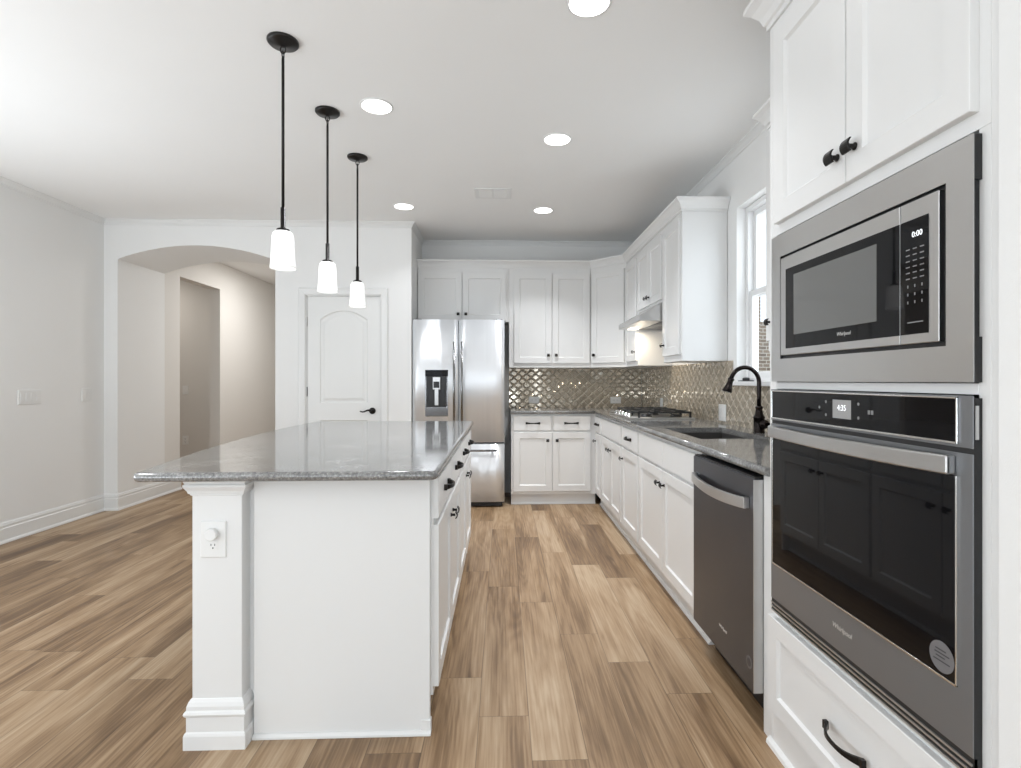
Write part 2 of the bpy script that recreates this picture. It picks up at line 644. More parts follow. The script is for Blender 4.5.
def pull(fr, u, v, n, parent, L=0.128, proj=0.032, name='handle', vertical=False):
    """arched bow pull, flared where it meets the drawer"""
    mb = MB()
    rings = []
    K = 14
    for k in range(K + 1):
        a = -1 + 2.0 * k / K
        uu = a * L / 2
        nn = n + proj * (1 - abs(a) ** 2.6)
        hw = 0.0055 + 0.0055 * abs(a) ** 2.0
        th = 0.0055 + 0.003 * abs(a) ** 2
        d = Vector((1.0, 0, 0))
        # tangent in the u-n plane
        dn = -proj * 2.6 * abs(a) ** 1.6 * (1 if a > 0 else -1) / (L / 2)
        tl = math.hypot(1, dn)
        nu, nn_ = -dn / tl, 1 / tl
        for_ = []
        for sv, sn in ((-1, 0), (1, 0), (1, 1), (-1, 1)):
            off = th * (sn - 0.5)
            for_.append(fr.p(u + uu + nu * off, v + sv * hw, max(n, nn + nn_ * off)))
        rings.append(for_)
    mb.loft(rings)
    for a in (-1, 1):
        mb.fbox(fr, u + a * L / 2 - 0.006, u + a * L / 2 + 0.006, v - 0.011, v + 0.011, n, n + 0.012)
    return mb.build(name, M['bronze'], parent, bevel=0.0012)


# ------------------------------------------------------------------ key dimensions
YP, YB = 5.15, 5.81             # pantry wall front, kitchen back wall
XA = -0.867                     # end of the pantry wall beside the fridge
XT, YT0, YT1 = 0.89, 0.935, 1.771   # oven tower face and its ends
CT, CB = 0.914, 0.884           # counter top, underside

# ------------------------------------------------------------------ shell
struct(MB().box(-6.5, 3.2, -4.15, 10.0, -0.06, 0.0), 'floor', M['floor'])
struct(MB().box(-6.5, 1.75, -4.15, 10.0, ZC, ZC + 0.1), 'ceiling', M['ceiling'])

# left wall with unseen openings, the one beside the camera added for light
mb = MB()
lws = [(-2.85, -0.15, 0.3, 2.5), (0.6, 3.35, 0.05, 2.45)]
ys = -4.15
for (y0, y1, z0, z1) in lws:
    mb.box(XL - 0.14, XL, ys, y0, 0, ZC)
    mb.box(XL - 0.14, XL, y0, y1, 0, z0)
    mb.box(XL - 0.14, XL, y0, y1, z1, ZC)
    ys = y1
mb.box(XL - 0.14, XL, ys, YP, 0, ZC)
struct(mb, 'wall_left', M['wall'])

# pantry wall with the segmental arch and the door opening
AX0, AX1, ASP, APX = -3.582, -2.137, 2.335, 2.468
DX0, DX1, DZ = -1.852, -1.158, 2.005
outline = [(XL - 0.14, 0), (XL - 0.14, ZC), (XA, ZC), (XA, 0), (DX1, 0), (DX1, DZ), (DX0, DZ), (DX0, 0), (AX1, 0), (AX1, ASP)]
half, rise = (AX1 - AX0) / 2, APX - ASP
RAD = (half * half + rise * rise) / (2 * rise)
acx, acz = (AX0 + AX1) / 2, APX - RAD
a0 = math.asin(half / RAD)
for k in range(1, 32):
    a = a0 - 2 * a0 * k / 32
    outline.append((acx + RAD * math.sin(a), acz + RAD * math.cos(a)))
outline += [(AX0, ASP), (AX0, 0)]
frY = Frame((0, YP, 0), (1, 0, 0), (0, -1, 0))
struct(MB().prism(outline, frY, 0, -(YB - YP) - 0.04), 'wall_pantry', M['wall'])

# back wall of the kitchen
struct(MB().box(XA - 0.001, XR + 0.14, YB, YB + 0.14, 0, ZC), 'wall_back', M['wall'])

# right wall with the window over the sink
WY0, WY1, WZ0, WZ1 = 2.51, 3.44, 1.195, 2.32
mb = MB()
mb.box(XR, XR + 0.14, YT0, WY0, 0, ZC)
mb.box(XR, XR + 0.14, WY1, YB, 0, ZC)
mb.box(XR, XR + 0.14, WY0, WY1, 0, WZ0)
mb.box(XR, XR + 0.14, WY0, WY1, WZ1, ZC)
struct(mb, 'wall_right', M['wall'])
rt0, rt1 = -3.0, -0.8  # opening added behind the camera so light reaches the left wall
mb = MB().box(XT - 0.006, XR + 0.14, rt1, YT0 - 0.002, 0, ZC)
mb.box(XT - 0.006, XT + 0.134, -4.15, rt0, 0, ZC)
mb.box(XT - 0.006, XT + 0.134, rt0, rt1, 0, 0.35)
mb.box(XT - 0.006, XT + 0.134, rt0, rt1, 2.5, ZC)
struct(mb, 'wall_right_return', M['wall'])

# wall behind the camera with two window openings
mb = MB()
rw = [(-3.35, -1.55, 0.3, 2.5), (-1.35, 0.45, 0.05, 2.45)]
xs = XL
for (x0, x1, z0, z1) in rw:
    mb.box(xs, x0, -4.15, -4.0, 0, ZC)
    mb.box(x0, x1, -4.15, -4.0, 0, z0)
    mb.box(x0, x1, -4.15, -4.0, z1, ZC)
    xs = x1
mb.box(xs, XT - 0.006, -4.15, -4.0, 0, ZC)
struct(mb, 'wall_front', M['wall'])

# hall beyond the arch
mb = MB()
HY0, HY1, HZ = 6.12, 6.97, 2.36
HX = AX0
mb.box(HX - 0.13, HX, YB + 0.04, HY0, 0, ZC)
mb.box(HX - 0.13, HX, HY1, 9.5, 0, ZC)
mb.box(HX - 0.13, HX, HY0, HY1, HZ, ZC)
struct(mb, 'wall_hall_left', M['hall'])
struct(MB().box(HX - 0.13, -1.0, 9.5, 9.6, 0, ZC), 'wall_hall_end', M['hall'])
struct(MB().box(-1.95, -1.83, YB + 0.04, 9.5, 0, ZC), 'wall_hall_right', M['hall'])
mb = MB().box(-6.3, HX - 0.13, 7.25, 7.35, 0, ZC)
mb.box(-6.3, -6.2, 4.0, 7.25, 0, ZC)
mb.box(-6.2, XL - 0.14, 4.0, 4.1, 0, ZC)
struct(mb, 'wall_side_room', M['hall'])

# mouldings
CROWN = [(0, ZC), (0.036, ZC), (0.036, ZC - 0.007), (0.029, ZC - 0.011), (0.019, ZC - 0.02), (0.011, ZC - 0.033), (0.007, ZC - 0.038), (0.007, ZC - 0.046), (0, ZC - 0.05)]
struct(MB().sweep_xy([(XL, -4.0), (XL, YP), (XA, YP), (XA, YB), (XR, YB), (XR, YT1 + 0.002)], CROWN, side=-1), 'trim_1', M['trim'])
BASE = [(0, 0), (0.026, 0), (0.026, 0.008), (0.02, 0.02), (0.015, 0.022), (0.015, 0.108), (0.011, 0.112), (0.011, 0.122), (0.013, 0.128), (0.007, 0.148), (0, 0.152)]
struct(MB().sweep_xy([(XL, 3.36), (XL, YP), (AX0, YP), (AX0, HY0)], BASE, side=-1), 'baseboard_left', M['trim'])
struct(MB().sweep_xy([(AX1, YP), (DX0 - 0.075, YP)], BASE, side=-1), 'baseboard_pantry', M['trim'])
struct(MB().sweep_xy([(HX, HY1), (HX, 9.5), (-1.95, 9.5), (-1.95, YB + 0.05)], BASE, side=-1), 'baseboard_hall', M['trim'])

# ------------------------------------------------------------------ windows
def window_unit(name, fr, u0, u1, v0, v1, n_out, depth=0.07, vbar=False, parts=True):
    mb = MB()
    w = 0.03
    mb.fbox(fr, u0, u0 + w, v0, v1, n_out, n_out + depth)
    mb.fbox(fr, u1 - w, u1, v0, v1, n_out, n_out + depth)
    mb.fbox(fr, u0 + w, u1 - w, v0, v0 + w, n_out, n_out + depth)
    mb.fbox(fr, u0 + w, u1 - w, v1 - w, v1, n_out, n_out + depth)
    root = struct(mb, name, M['vinyl'], bevel=0.003)
    mid = (v0 + v1) / 2
    for nm, a, b_, nn in (('upper_sash', mid - 0.02, v1 - w, n_out + 0.006), ('lower_sash', v0 + w, mid + 0.02, n_out + 0.034)):
        m2 = MB()
        s_ = 0.036
        m2.fbox(fr, u0 + w, u0 + w + s_, a, b_, nn, nn + 0.026)
        m2.fbox(fr, u1 - w - s_, u1 - w, a, b_, nn, nn + 0.026)
        m2.fbox(fr, u0 + w + s_, u1 - w - s_, a, a + s_, nn, nn + 0.026)
        m2.fbox(fr, u0 + w + s_, u1 - w - s_, b_ - s_, b_, nn, nn + 0.026)
        sash = m2.build(nm, M['vinyl'], root, bevel=0.002)
        MB().fbox(fr, u0 + w + s_ - 0.004, u1 - w - s_ + 0.004, a + s_ - 0.004, b_ - s_ + 0.004, nn + 0.010, nn + 0.014).build('pane', M['pane'], sash)
    return root


frR = Frame((XR, 0, 0), (0, -1, 0), (-1, 0, 0))      # right wall, facing the aisle
w1 = window_unit('window_1', frR, -WY1, -WY0, WZ0, WZ1, -0.13, 0.07)
MB().fbox(frR, -WY1 - 0.05, -WY0 + 0.05, WZ0 - 0.022, WZ0 + 0.004, -0.065, 0.035).build('window_sill', M['vinyl'], w1, bevel=0.004)
frF = Frame((0, -4.0, 0), (-1, 0, 0), (0, 1, 0))
for k, (x0, x1, z0, z1) in enumerate(rw):
    window_unit('window_%d' % (k + 2), frF, -x1, -x0, z0, z1, -0.13)
frL = Frame((XL, 0, 0), (0, 1, 0), (1, 0, 0))
window_unit('window_6', Frame((XT - 0.006, 0, 0), (0, -1, 0), (-1, 0, 0)), -rt1, -rt0, 0.35, 2.5, -0.13)  # unseen window added to go with the left wall fill
for k, (y0, y1, z0, z1) in enumerate(lws):
    window_unit('window_%d' % (k + 4), frL, y0, y1, z0, z1, -0.13)

# outside, seen through the sink window
nb = thing('neighbor_house', (4.4, 9.3, 0), 'brick side of the neighbouring house seen through the sink window', 'house')
MB().box(4.26, 9.0, 9.0, 13.0, -0.3, 2.2).build('brick_wall', M['brick'], nb)
MB().box(4.22, 4.31, 8.9, 9.3, -0.3, 4.8).build('brick_pier', M['brick'], nb)
tag(MB().box(1.65, 16, -8, 20, -0.36, -0.3).build('ground', M['ground']), kind='structure')

# ------------------------------------------------------------------ pantry door
fd = Frame((0, YP, 0), (1, 0, 0), (0, -1, 0))
dw0, dw1, dh = DX0 + 0.006, DX1 - 0.006, DZ - 0.006


def arch_panel(u0, u1, v0, v1, arch, d):
    """outline of a door panel inset by d, arched top if arch > 0"""
    a, b_ = u0 + d, u1 - d
    pts = [(a, v0 + d), (b_, v0 + d)]
    N = 12
    for k in range(N + 1):
        f = k / N
        x = b_ + (a - b_) * f
        y = v1 - d - arch * (2 * f - 1) ** 2
        pts.append((x, y))
    return pts


DN = -0.012     # face of the slab, a little inside the wall face
mb = MB()
mb.fbox(fd, dw0, dw1, 0.01, dh, DN - 0.035, DN - 0.008)


def door_front():
    """door face with two moulded panels; stiles and rails are strips round them"""
    pu0, pu1 = dw0 + 0.118, dw1 - 0.118
    p_up = (pu0, pu1, 0.99, 1.868, 0.085)
    p_lo = (pu0, pu1, 0.22, 0.83, 0.0)
    for (a, b_, v0, v1, ar) in (p_up, p_lo):
        rings = []
        for d, n in ((0, DN), (0.010, DN - 0.009), (0.024, DN - 0.009), (0.046, DN - 0.002)):
            rings.append([fd.p(u, v, n) for u, v in arch_panel(a, b_, v0, v1, ar, d)])
        mb.loft(rings, cap0=False)
    n0, n1 = DN - 0.009, DN
    mb.fbox(fd, dw0, pu0, 0.01, dh, n0, n1)
    mb.fbox(fd, pu1, dw1, 0.01, dh, n0, n1)
    mb.fbox(fd, pu0, pu1, 0.01, 0.22, n0, n1)
    mb.fbox(fd, pu0, pu1, 0.83, 0.99, n0, n1)
    top = arch_panel(p_up[0], p_up[1], p_up[2], p_up[3], p_up[4], 0)[2:]
    poly = [(pu1, dh), (pu0, dh)][::-1] + top
    mb.prism([(pu0, dh)] + [(pu1, dh)] + top, fd, n0, n1)


door_front()
d1 = struct(mb, 'door_1', M['door'])
mb = MB()
mb.lathe([(0.031, DN), (0.031, DN + 0.006), (0.026, DN + 0.010), (0.012, DN + 0.013), (0.011, DN + 0.05)], fd.p(dw1 - 0.072, 0.918, 0), fd.n, 20)
pth = []
for k in range(9):
    f = k / 8
    pth.append(fd.p(dw1 - 0.072 - 0.105 * f, 0.918 + 0.008 * math.sin(f * 2 * PI), DN + 0.05))
mb.tube(pth, [0.009] * 3 + [0.008, 0.0075, 0.007, 0.0065, 0.006, 0.005], 10)
mb.build('lever_handle', M['bronze'], d1)
for v in (0.24, 1.10, 1.76):
    m2 = MB().lathe([(0.006, v - 0.045), (0.006, v + 0.045)], fd.p(dw0 - 0.002, 0, DN + 0.006), (0, 0, 1), 10)
    m2.fbox(fd, dw0 - 0.002, dw0 + 0.004, v - 0.04, v + 0.04, DN - 0.01, DN + 0.003)
    m2.build('hinge', M['bronze'] if v == 1.10 else M['steel'], d1)
MB().fbox(fd, dw1 + 0.001, dw1 + 0.005, 0.885, 0.95, DN - 0.012, DN + 0.001).build('strike_plate', M['bronze'], d1)
# jamb and casing
cas = [(0, -0.0), (0, 0.010), (0.010, 0.015), (0.045, 0.019), (0.058, 0.019), (0.066, 0.014), (0.070, 0.0)]
mb = MB()
rings = []
for (u, v, du, dv) in ((DX0 - 0.004, 0.0, -1, 0), (DX0 - 0.004, DZ + 0.004, -1, 1), (DX1 + 0.004, DZ + 0.004, 1, 1), (DX1 + 0.004, 0.0, 1, 0)):
    rings.append([fd.p(u + du * o_, v + dv * o_, n_) for o_, n_ in cas])
mb.loft(rings)
struct(mb, 'trim_2', M['trim'])
mb = MB()
mb.fbox(fd, DX0 - 0.0005, dw0 - 0.001, 0, DZ, -0.13, 0.0)
mb.fbox(fd, dw1 + 0.001, DX1 + 0.0005, 0, DZ, -0.13, 0.0)
mb.fbox(fd, DX0, DX1, dh + 0.001, DZ + 0.0005, -0.13, 0.0)
struct(mb, 'trim_3', M['trim'])

# ------------------------------------------------------------------ cabinets
frB = Frame((0, 5.22, 0), (1, 0, 0), (0, -1, 0))          # back run face frames
frRB = Frame((0.905, 0, 0), (0, -1, 0), (-1, 0, 0))       # right run face frames
G = 0.0025


def carcass(fr, u0, u1, v0, v1, depth, parent, toe=None):
    """open-topped box of panels with a face plate"""
    mb = MB()
    t = 0.018
    mb.fbox(fr, u0, u0 + t, v0, v1, -depth, -0.019)
    mb.fbox(fr, u1 - t, u1, v0, v1, -depth, -0.019)
    mb.fbox(fr, u0 + t, u1 - t, v0, v0 + t, -depth, -0.019)
    mb.fbox(fr, u0 + t, u1 - t, v0 + t, v1, -depth, -depth + 0.008)
    mb.fbox(fr, u0, u1, v0, v1, -0.019, 0)
    o = mb.build('carcass', M['cab'], parent)
    if toe is not None:
        m2 = MB().fbox(fr, u0, u1, 0, v0, -toe - 0.02, -toe)
        m2.fbox(fr, u0 + 0.02, u0 + 0.04, 0, v0, -depth + 0.02, -toe - 0.02)
        m2.fbox(fr, u1 - 0.04, u1 - 0.02, 0, v0, -depth + 0.02, -toe - 0.02)
        # shoe strip along the floor
        m2.loft([[fr.p(u, v, n - toe) for v, n in ((0, 0), (0, 0.013), (0.008, 0.012), (0.015, 0.006), (0.017, 0))] for u in (u0, u1)])
        m2.build('toe_kick', M['cab'], parent)
    return o


def base_cabinet(fr, u0, u1, label, fronts, depth=0.575, toe=0.045, v1=CB - 0.002, group=None):
    """fronts: list of (kind, u0, u1, v0, v1, hardware u or None)"""
    um = (u0 + u1) / 2
    p = fr.p(um, 0, -depth / 2)
    root = thing('base_cabinet', (p.x, p.y, 0), label, 'cabinet', group)
    carcass(fr, u0 + 0.0008, u1 - 0.0008, 0.105, v1, depth, root, toe)
    for kind, a, b_, c, d, hw in fronts:
        if kind == 'door':
            o = shaker(fr, a, b_, c, d).build('door', M['cab'], root)
            if hw is not None:
                knob(fr, hw, d - 0.076, 0.019, o)
        else:
            o = slab(fr, a, b_, c, d).build('drawer' if kind == 'drawer' else 'false_front', M['cab'], root)
            if hw is not None:
                pull(fr, hw, (c + d) / 2, 0.019, o)
    return root


DRZ0, DRZ1, DOZ0, DOZ1 = 0.722, 0.864, 0.135, 0.704
# back run: two drawers over two doors
bu0, bu1 = 0.078, 0.9035
bm_ = 0.475
base_cabinet(frB, bu0, bu1, 'white base cabinet of two drawers over two doors, right of the refrigerator', [
    ('drawer', 0.102, bm_ - 0.012, DRZ0, DRZ1, 0.288), ('drawer', bm_ + 0.012, 0.848, DRZ0, DRZ1, 0.661),
    ('door', 0.102, bm_ - 0.004, DOZ0, DOZ1, bm_ - 0.045), ('door', bm_ + 0.004, 0.848, DOZ0, DOZ1, bm_ + 0.045)], depth=0.58)


def yr(y1, y0):
    return -y1, -y0


# right run, far to near
a, b_ = yr(5.2185, 4.872)
base_cabinet(frRB, a, b_, 'narrow white base cabinet with one drawer and one door, in the far corner', [
    ('drawer', -5.17, -4.89, DRZ0, DRZ1, -5.03), ('door', -5.17, -4.89, DOZ0, DOZ1, -5.13)])
a, b_ = yr(4.87, 4.032)
base_cabinet(frRB, a, b_, 'white base cabinet with a plain front over two doors, below the cooktop', [
    ('false', -4.85, -4.052, DRZ0, DRZ1, None), ('door', -4.85, -4.455, DOZ0, DOZ1, -4.495), ('door', -4.447, -4.052, DOZ0, DOZ1, -4.407)])
a, b_ = yr(4.03, 3.522)
base_cabinet(frRB, a, b_, 'white base cabinet with one drawer over one door, between cooktop and sink', [
    ('drawer', -4.01, -3.54, DRZ0, DRZ1, -3.775), ('door', -4.01, -3.54, DOZ0, DOZ1, -3.965)])
a, b_ = yr(3.52, 2.43)
base_cabinet(frRB, a, b_, 'wide white sink base cabinet with two doors, left of the dishwasher', [
    ('false', -3.50, -2.985, DRZ0, DRZ1, None), ('false', -2.977, -2.445, DRZ0, DRZ1, None),
    ('door', -3.50, -2.985, DOZ0, DOZ1, -3.025), ('door', -2.977, -2.445, DOZ0, DOZ1, -2.937)])

# ---- island
IX1, IX0, IY0, IY1 = -0.249, -0.84, 1.85, 3.79
isl = thing('kitchen_island', (-0.6, 2.8, 0), 'white kitchen island base with flat end panel and corner posts', 'island')
frI = Frame((-0.241, 0, 0), (0, 1, 0), (1, 0, 0))        # right side of the island, facing the aisle
mb = MB().box(IX0, IX1, IY0, IY0 + 0.022, 0, CB)
mb.box(IX1 - 0.03, IX1 + 0.004, IY0 - 0.004, IY0 + 0.02, 0.0, 0.05)
mb.loft([[(x, IY0 - n, z) for z, n in ((0, 0), (0, 0.013), (0.008, 0.012), (0.015, 0.006), (0.017, 0))] for x in (IX0 + 0.0, IX1 + 0.004)])
mb.build('end_panel', M['cab'], isl, bevel=0.002)
MB().box(IX0, IX1, IY1 - 0.022, IY1, 0, CB).build('end_panel', M['cab'], isl, bevel=0.002)
MB().box(IX0 - 0.02, IX0 - 0.0005, IY0 + 0.02, IY1, 0, CB).build('back_panel', M['cab'], isl)
POST = [(0, 0), (0.019, 0), (0.019, 0.044), (0.0165, 0.052), (0.0125, 0.056), (0.0125, 0.104), (0.017, 0.108), (0.0195, 0.115), (0.017, 0.122),
        (0.0125, 0.126), (0.012, 0.138), (0.008, 0.150), (0.003, 0.158), (0, 0.16)]
CAP = [(0, 0.826), (0.004, 0.828), (0.004, 0.832), (0.009, 0.834), (0.011, 0.842), (0.017, 0.852), (0.020, 0.857), (0.020, 0.864), (0.016, 0.867),
       (0.019, 0.873), (0.019, CB - 0.001), (0, CB - 0.001)]
for (py0, py1) in ((1.813, 1.975), (3.66, 3.80)):
    px0, px1 = -1.022, -0.8605
    po = MB().box(px0, px1, py0, py1, 0, CB - 0.001).build('post', M['cab'], isl, bevel=0.003)
    ringp = [(px0, py0), (px1, py0), (px1, py1), (px0, py1)]
    MB().sweep_xy(ringp, POST, side=-1, closed=True).build('base_moulding', M['cab'], po)
    MB().sweep_xy(ringp, CAP, side=-1, closed=True).build('capital_moulding', M['cab'], po)
mb = MB().box(-0.32, -0.30, IY0 + 0.022, IY1 - 0.022, 0, 0.105)
mb.loft([[(-0.30 + n, y, z) for z, n in ((0, 0), (0, 0.013), (0.008, 0.012), (0.015, 0.006), (0.017, 0))] for y in (IY0 + 0.022, IY1 - 0.022)])
mb.build('toe_kick', M['cab'], isl)

IDZ0, IDZ1 = 0.147, 0.705
im = (IY0 + 0.02 + IY1 - 0.02) / 2


def island_cab(y0, y1, label, k0, k1):
    ym = (y0 + y1) / 2
    root = thing('base_cabinet', (-0.53, ym, 0.105), label, 'cabinet')
    carcass(frI, y0, y1, 0.12, CB - 0.002, 0.59, root)
    for (a_, c_, kk) in ((y0 + 0.004 if y0 < 2 else y0 + 0.012, ym - 0.003, k0), (ym + 0.003, y1 - 0.012, k1)):
        dr = slab(frI, a_, c_, 0.728, 0.868).build('drawer', M['cab'], root)
        pull(frI, (a_ + c_) / 2, 0.802, 0.019, dr)
        do = shaker(frI, a_, c_, IDZ0, IDZ1).build('door', M['cab'], root)
        knob(frI, kk, IDZ1 - 0.07, 0.019, do)


ya, yb = IY0 + 0.0235, IY1 - 0.0235
island_cab(ya, im - 0.001, 'white island cabinet of two drawers over two doors, nearer the camera', (ya + im) / 2 - 0.045, (ya + im) / 2 + 0.045)
island_cab(im + 0.001, yb, 'white island cabinet of two drawers over two doors, nearer the refrigerator', (im + yb) / 2 - 0.045, (im + yb) / 2 + 0.045)


def catmull(pts, n=8):
    out = []
    for i in range(len(pts) - 1):
        p0 = Vector(pts[max(i - 1, 0)])
        p1 = Vector(pts[i])
        p2 = Vector(pts[i + 1])
        p3 = Vector(pts[min(i + 2, len(pts) - 1)])
        for k in range(n):
            t_ = k / n
            out.append(0.5 * ((2 * p1) + (p2 - p0) * t_ + (2 * p0 - 5 * p1 + 4 * p2 - p3) * t_ ** 2 + (3 * p1 - p0 - 3 * p2 + p3) * t_ ** 3))
    out.append(Vector(pts[-1]))
    return [(v[0], v[1]) for v in out]


def rounded_slab(outline, z0, z1, r=0.013, seg=5):
    """slab with full rounded edge: outline inset along its own normals"""
    P = [Vector((p[0], p[1])) for p in outline]
    n = len(P)
    area_ = sum(P[i].x * P[(i + 1) % n].y - P[(i + 1) % n].x * P[i].y for i in range(n))
    sgn = 1 if area_ > 0 else -1
    N = []
    for i in range(n):
        d0 = (P[i] - P[i - 1]).normalized()
        d1 = (P[(i + 1) % n] - P[i]).normalized()
        m0 = Vector((d0.y, -d0.x)) * sgn
        m1 = Vector((d1.y, -d1.x)) * sgn
        m_ = (m0 + m1).normalized()
        N.append(m_ / max(0.35, m_.dot(m1)))
    rings = []
    prof = [(r - r * math.sin(a), -math.cos(a) * r) for a in [PI / 2 * k / seg for k in range(seg + 1)]]
    for ins, dz in prof:
        rings.append([(P[i].x - N[i].x * ins, P[i].y - N[i].y * ins, z0 + r + dz) for i in range(n)])
    for ins, dz in prof[::-1]:
        rings.append([(P[i].x - N[i].x * ins, P[i].y - N[i].y * ins, z1 - r - dz) for i in range(n)])
    mb_ = MB()
    mb_.loft(rings, sm=False)
    for i in range(len(mb_.S) - 2):
        mb_.S[i] = True
    return mb_


def arc2(cx_, cy_, r, a0_, a1_, n=6):
    return [(cx_ + r * math.cos(math.radians(a0_ + (a1_ - a0_) * k / n)), cy_ + r * math.sin(math.radians(a0_ + (a1_ - a0_) * k / n))) for k in range(n + 1)]


left = catmull([(-1.172, 1.775), (-1.237, 2.137), (-1.284, 2.449), (-1.345, 3.1), (-1.342, 3.70), (-1.325, 3.89)], 7)
out = arc2(-1.142, 1.765, 0.03, 265, 175, 5)[:-1] + left + [(-1.30, 3.915)] + arc2(-0.241, 3.885, 0.03, 90, 0, 5) + arc2(-0.241, 1.765, 0.03, 0, -90, 5)
tag(rounded_slab(out, CB, CT).build('island_countertop', M['quartz'], loc=(-0.7, 2.8, CB)),
    'grey speckled quartz island worktop with bowed seating side', 'countertop')

# ---- L-shaped perimeter worktop with sink cut-out
SX0, SX1, SY0, SY1 = 0.985, 1.355, 2.655, 3.30
FX, FY = 0.872, 5.172
mb = MB()
outer = [(0.072, YB - 0.003), (0.072, FY), (FX, FY), (FX, YT1 + 0.003), (XR - 0.003, YT1 + 0.003), (XR - 0.003, YB - 0.003)]
# pieces: back leg, right leg split round the sink
er = 0.013


def edge_strip(p0, p1, nx, ny):
    rings_ = []
    for p in (p0, p1):
        ring = []
        for k in range(9):
            a_ = -PI / 2 + PI * k / 8
            ring.append((p[0] + nx * (math.cos(a_) * 0.015), p[1] + ny * (math.cos(a_) * 0.015), CB + 0.015 + math.sin(a_) * 0.015))
        rings_.append(ring)
    mb.loft(rings_, sm=True)


e = 0.015
mb.box(0.072, FX + e, FY + e, YB - 0.003, CB, CT)
mb.box(FX + e, SX0, YT1 + 0.003, YB - 0.003, CB, CT)
mb.box(SX0, SX1, YT1 + 0.003, SY0, CB, CT)
mb.box(SX0, SX1, SY1, YB - 0.003, CB, CT)
mb.box(SX1, XR - 0.003, YT1 + 0.003, YB - 0.003, CB, CT)
edge_strip((0.072, FY + e), (FX + e, FY + e), 0, -1)
edge_strip((FX + e, FY), (FX + e, YT1 + 0.003), -1, 0)
tag(mb.build('perimeter_countertop', M['quartz'], loc=(1.2, 3.6, CB)), 'grey quartz L-shaped worktop along the back and right walls', 'countertop')

# ---- sink
sk = thing('kitchen_sink', ((SX0 + SX1) / 2, (SY0 + SY1) / 2, 0.68), 'dark undermount sink set into the right worktop', 'sink')
mb = MB()
zb, t_ = 0.69, 0.008
mb.box(SX0, SX1, SY0, SY1, zb - t_, zb)
mb.box(SX0 - t_, SX0, SY0 - t_, SY1 + t_, zb - t_, CB - 0.0005)
mb.box(SX1, SX1 + t_, SY0 - t_, SY1 + t_, zb - t_, CB - 0.0005)
mb.box(SX0, SX1, SY0 - t_, SY0, zb - t_, CB - 0.0005)
mb.box(SX0, SX1, SY1, SY1 + t_, zb - t_, CB - 0.0005)
mb.build('basin', M['sink'], sk)
MB().lathe([(0.045, 0), (0.045, 0.003), (0.03, 0.004)], ((SX0 + SX1) / 2, (SY0 + SY1) / 2, zb), (0, 0, 1), 20).build('drain', M['steel'], sk)

# ---- faucet
fx, fy = 1.428, 2.965
fa = thing('kitchen_faucet', (fx, fy, CT), 'dark bronze gooseneck kitchen faucet standing behind the sink', 'faucet')
mb = MB().lathe([(0.031, 0), (0.031, 0.004), (0.029, 0.006), (0.029, 0.078), (0.031, 0.082), (0.031, 0.088), (0.024, 0.098), (0.019, 0.118), (0.017, 0.132),
                 (0.021, 0.137), (0.021, 0.145), (0.014, 0.15)], (fx, fy, CT), (0, 0, 1), 24)
mb.build('body', M['faucet'], fa)
pth = [(fx, fy, CT + 0.145), (fx, fy, CT + 0.20), (fx, fy, CT + 0.28)]
ra = 0.080
for k in range(1, 15):
    a_ = PI * (k / 14) * 0.92
    pth.append((fx - ra + ra * math.cos(a_), fy, CT + 0.28 + ra * 1.05 * math.sin(a_)))
MB().tube(pth, 0.0118, 14).build('spout', M['faucet'], fa)
tip = Vector(pth[-1])
dr_ = (tip - Vector(pth[-2])).normalized()
MB().lathe([(0.0145, -0.004), (0.0175, 0.0), (0.0175, 0.007), (0.0145, 0.011), (0.0155, 0.025), (0.0195, 0.048), (0.0265, 0.068), (0.0265, 0.076), (0.021, 0.078)],
           tip, dr_, 20).build('spray_head', M['faucet'], fa)
mb = MB().lathe([(0.024, 0.0), (0.026, 0.02), (0.022, 0.034), (0.012, 0.04)], (fx + 0.004, fy - 0.022, CT + 0.05), (0.35, -1, 0), 18)
mb.tube([(fx + 0.017, fy - 0.058, CT + 0.05), (fx + 0.03, fy - 0.085, CT + 0.058), (fx + 0.04, fy - 0.11, CT + 0.075)], [0.008, 0.0065, 0.006], 10)
mb.build('lever', M['faucet'], fa)

# ---- little black thing on the window sill
st = thing('sink_strainer', (1.535, 3.36, WZ0 + 0.004), 'small black sink strainer lying on the window sill', 'strainer')
MB().lathe([(0.047, 0), (0.05, 0.003), (0.046, 0.006), (0.02, 0.007)], (1.535, 3.36, WZ0 + 0.0045), (0, 0, 1), 24).build('rim', M['black'], st)
MB().lathe([(0.021, 0.006), (0.022, 0.016), (0.018, 0.023), (0.008, 0.025)], (1.535, 3.36, WZ0 + 0.0045), (0, 0, 1), 16).build('grip', M['black'], st)

# ---- cooktop
KX0, KX1, KY0, KY1 = 0.94, 1.435, 3.985, 4.745
ck = thing('gas_cooktop', ((KX0 + KX1) / 2, (KY0 + KY1) / 2, CT), 'stainless gas cooktop with black iron grates on the right worktop', 'cooktop')
mb = MB().box(KX0, KX1, KY0, KY1, CT + 0.0005, CT + 0.012)
mb.box(KX0 + 0.02, KX1 - 0.02, KY0 + 0.02, KY1 - 0.02, CT + 0.0118, CT + 0.0125)
mb.build('tray', M['steel'], ck, bevel=0.004)
burn = [(1.10, 4.12), (1.33, 4.12), (1.22, 4.365), (1.10, 4.61), (1.33, 4.61)]
for (bx, by) in burn:
    MB().lathe([(0.048, 0), (0.046, 0.008), (0.036, 0.010), (0.036, 0.018), (0.03, 0.021)], (bx, by, CT + 0.0125), (0, 0, 1), 20).build('burner', M['iron'], ck)
gz0, gz1 = CT + 0.044, CT + 0.057
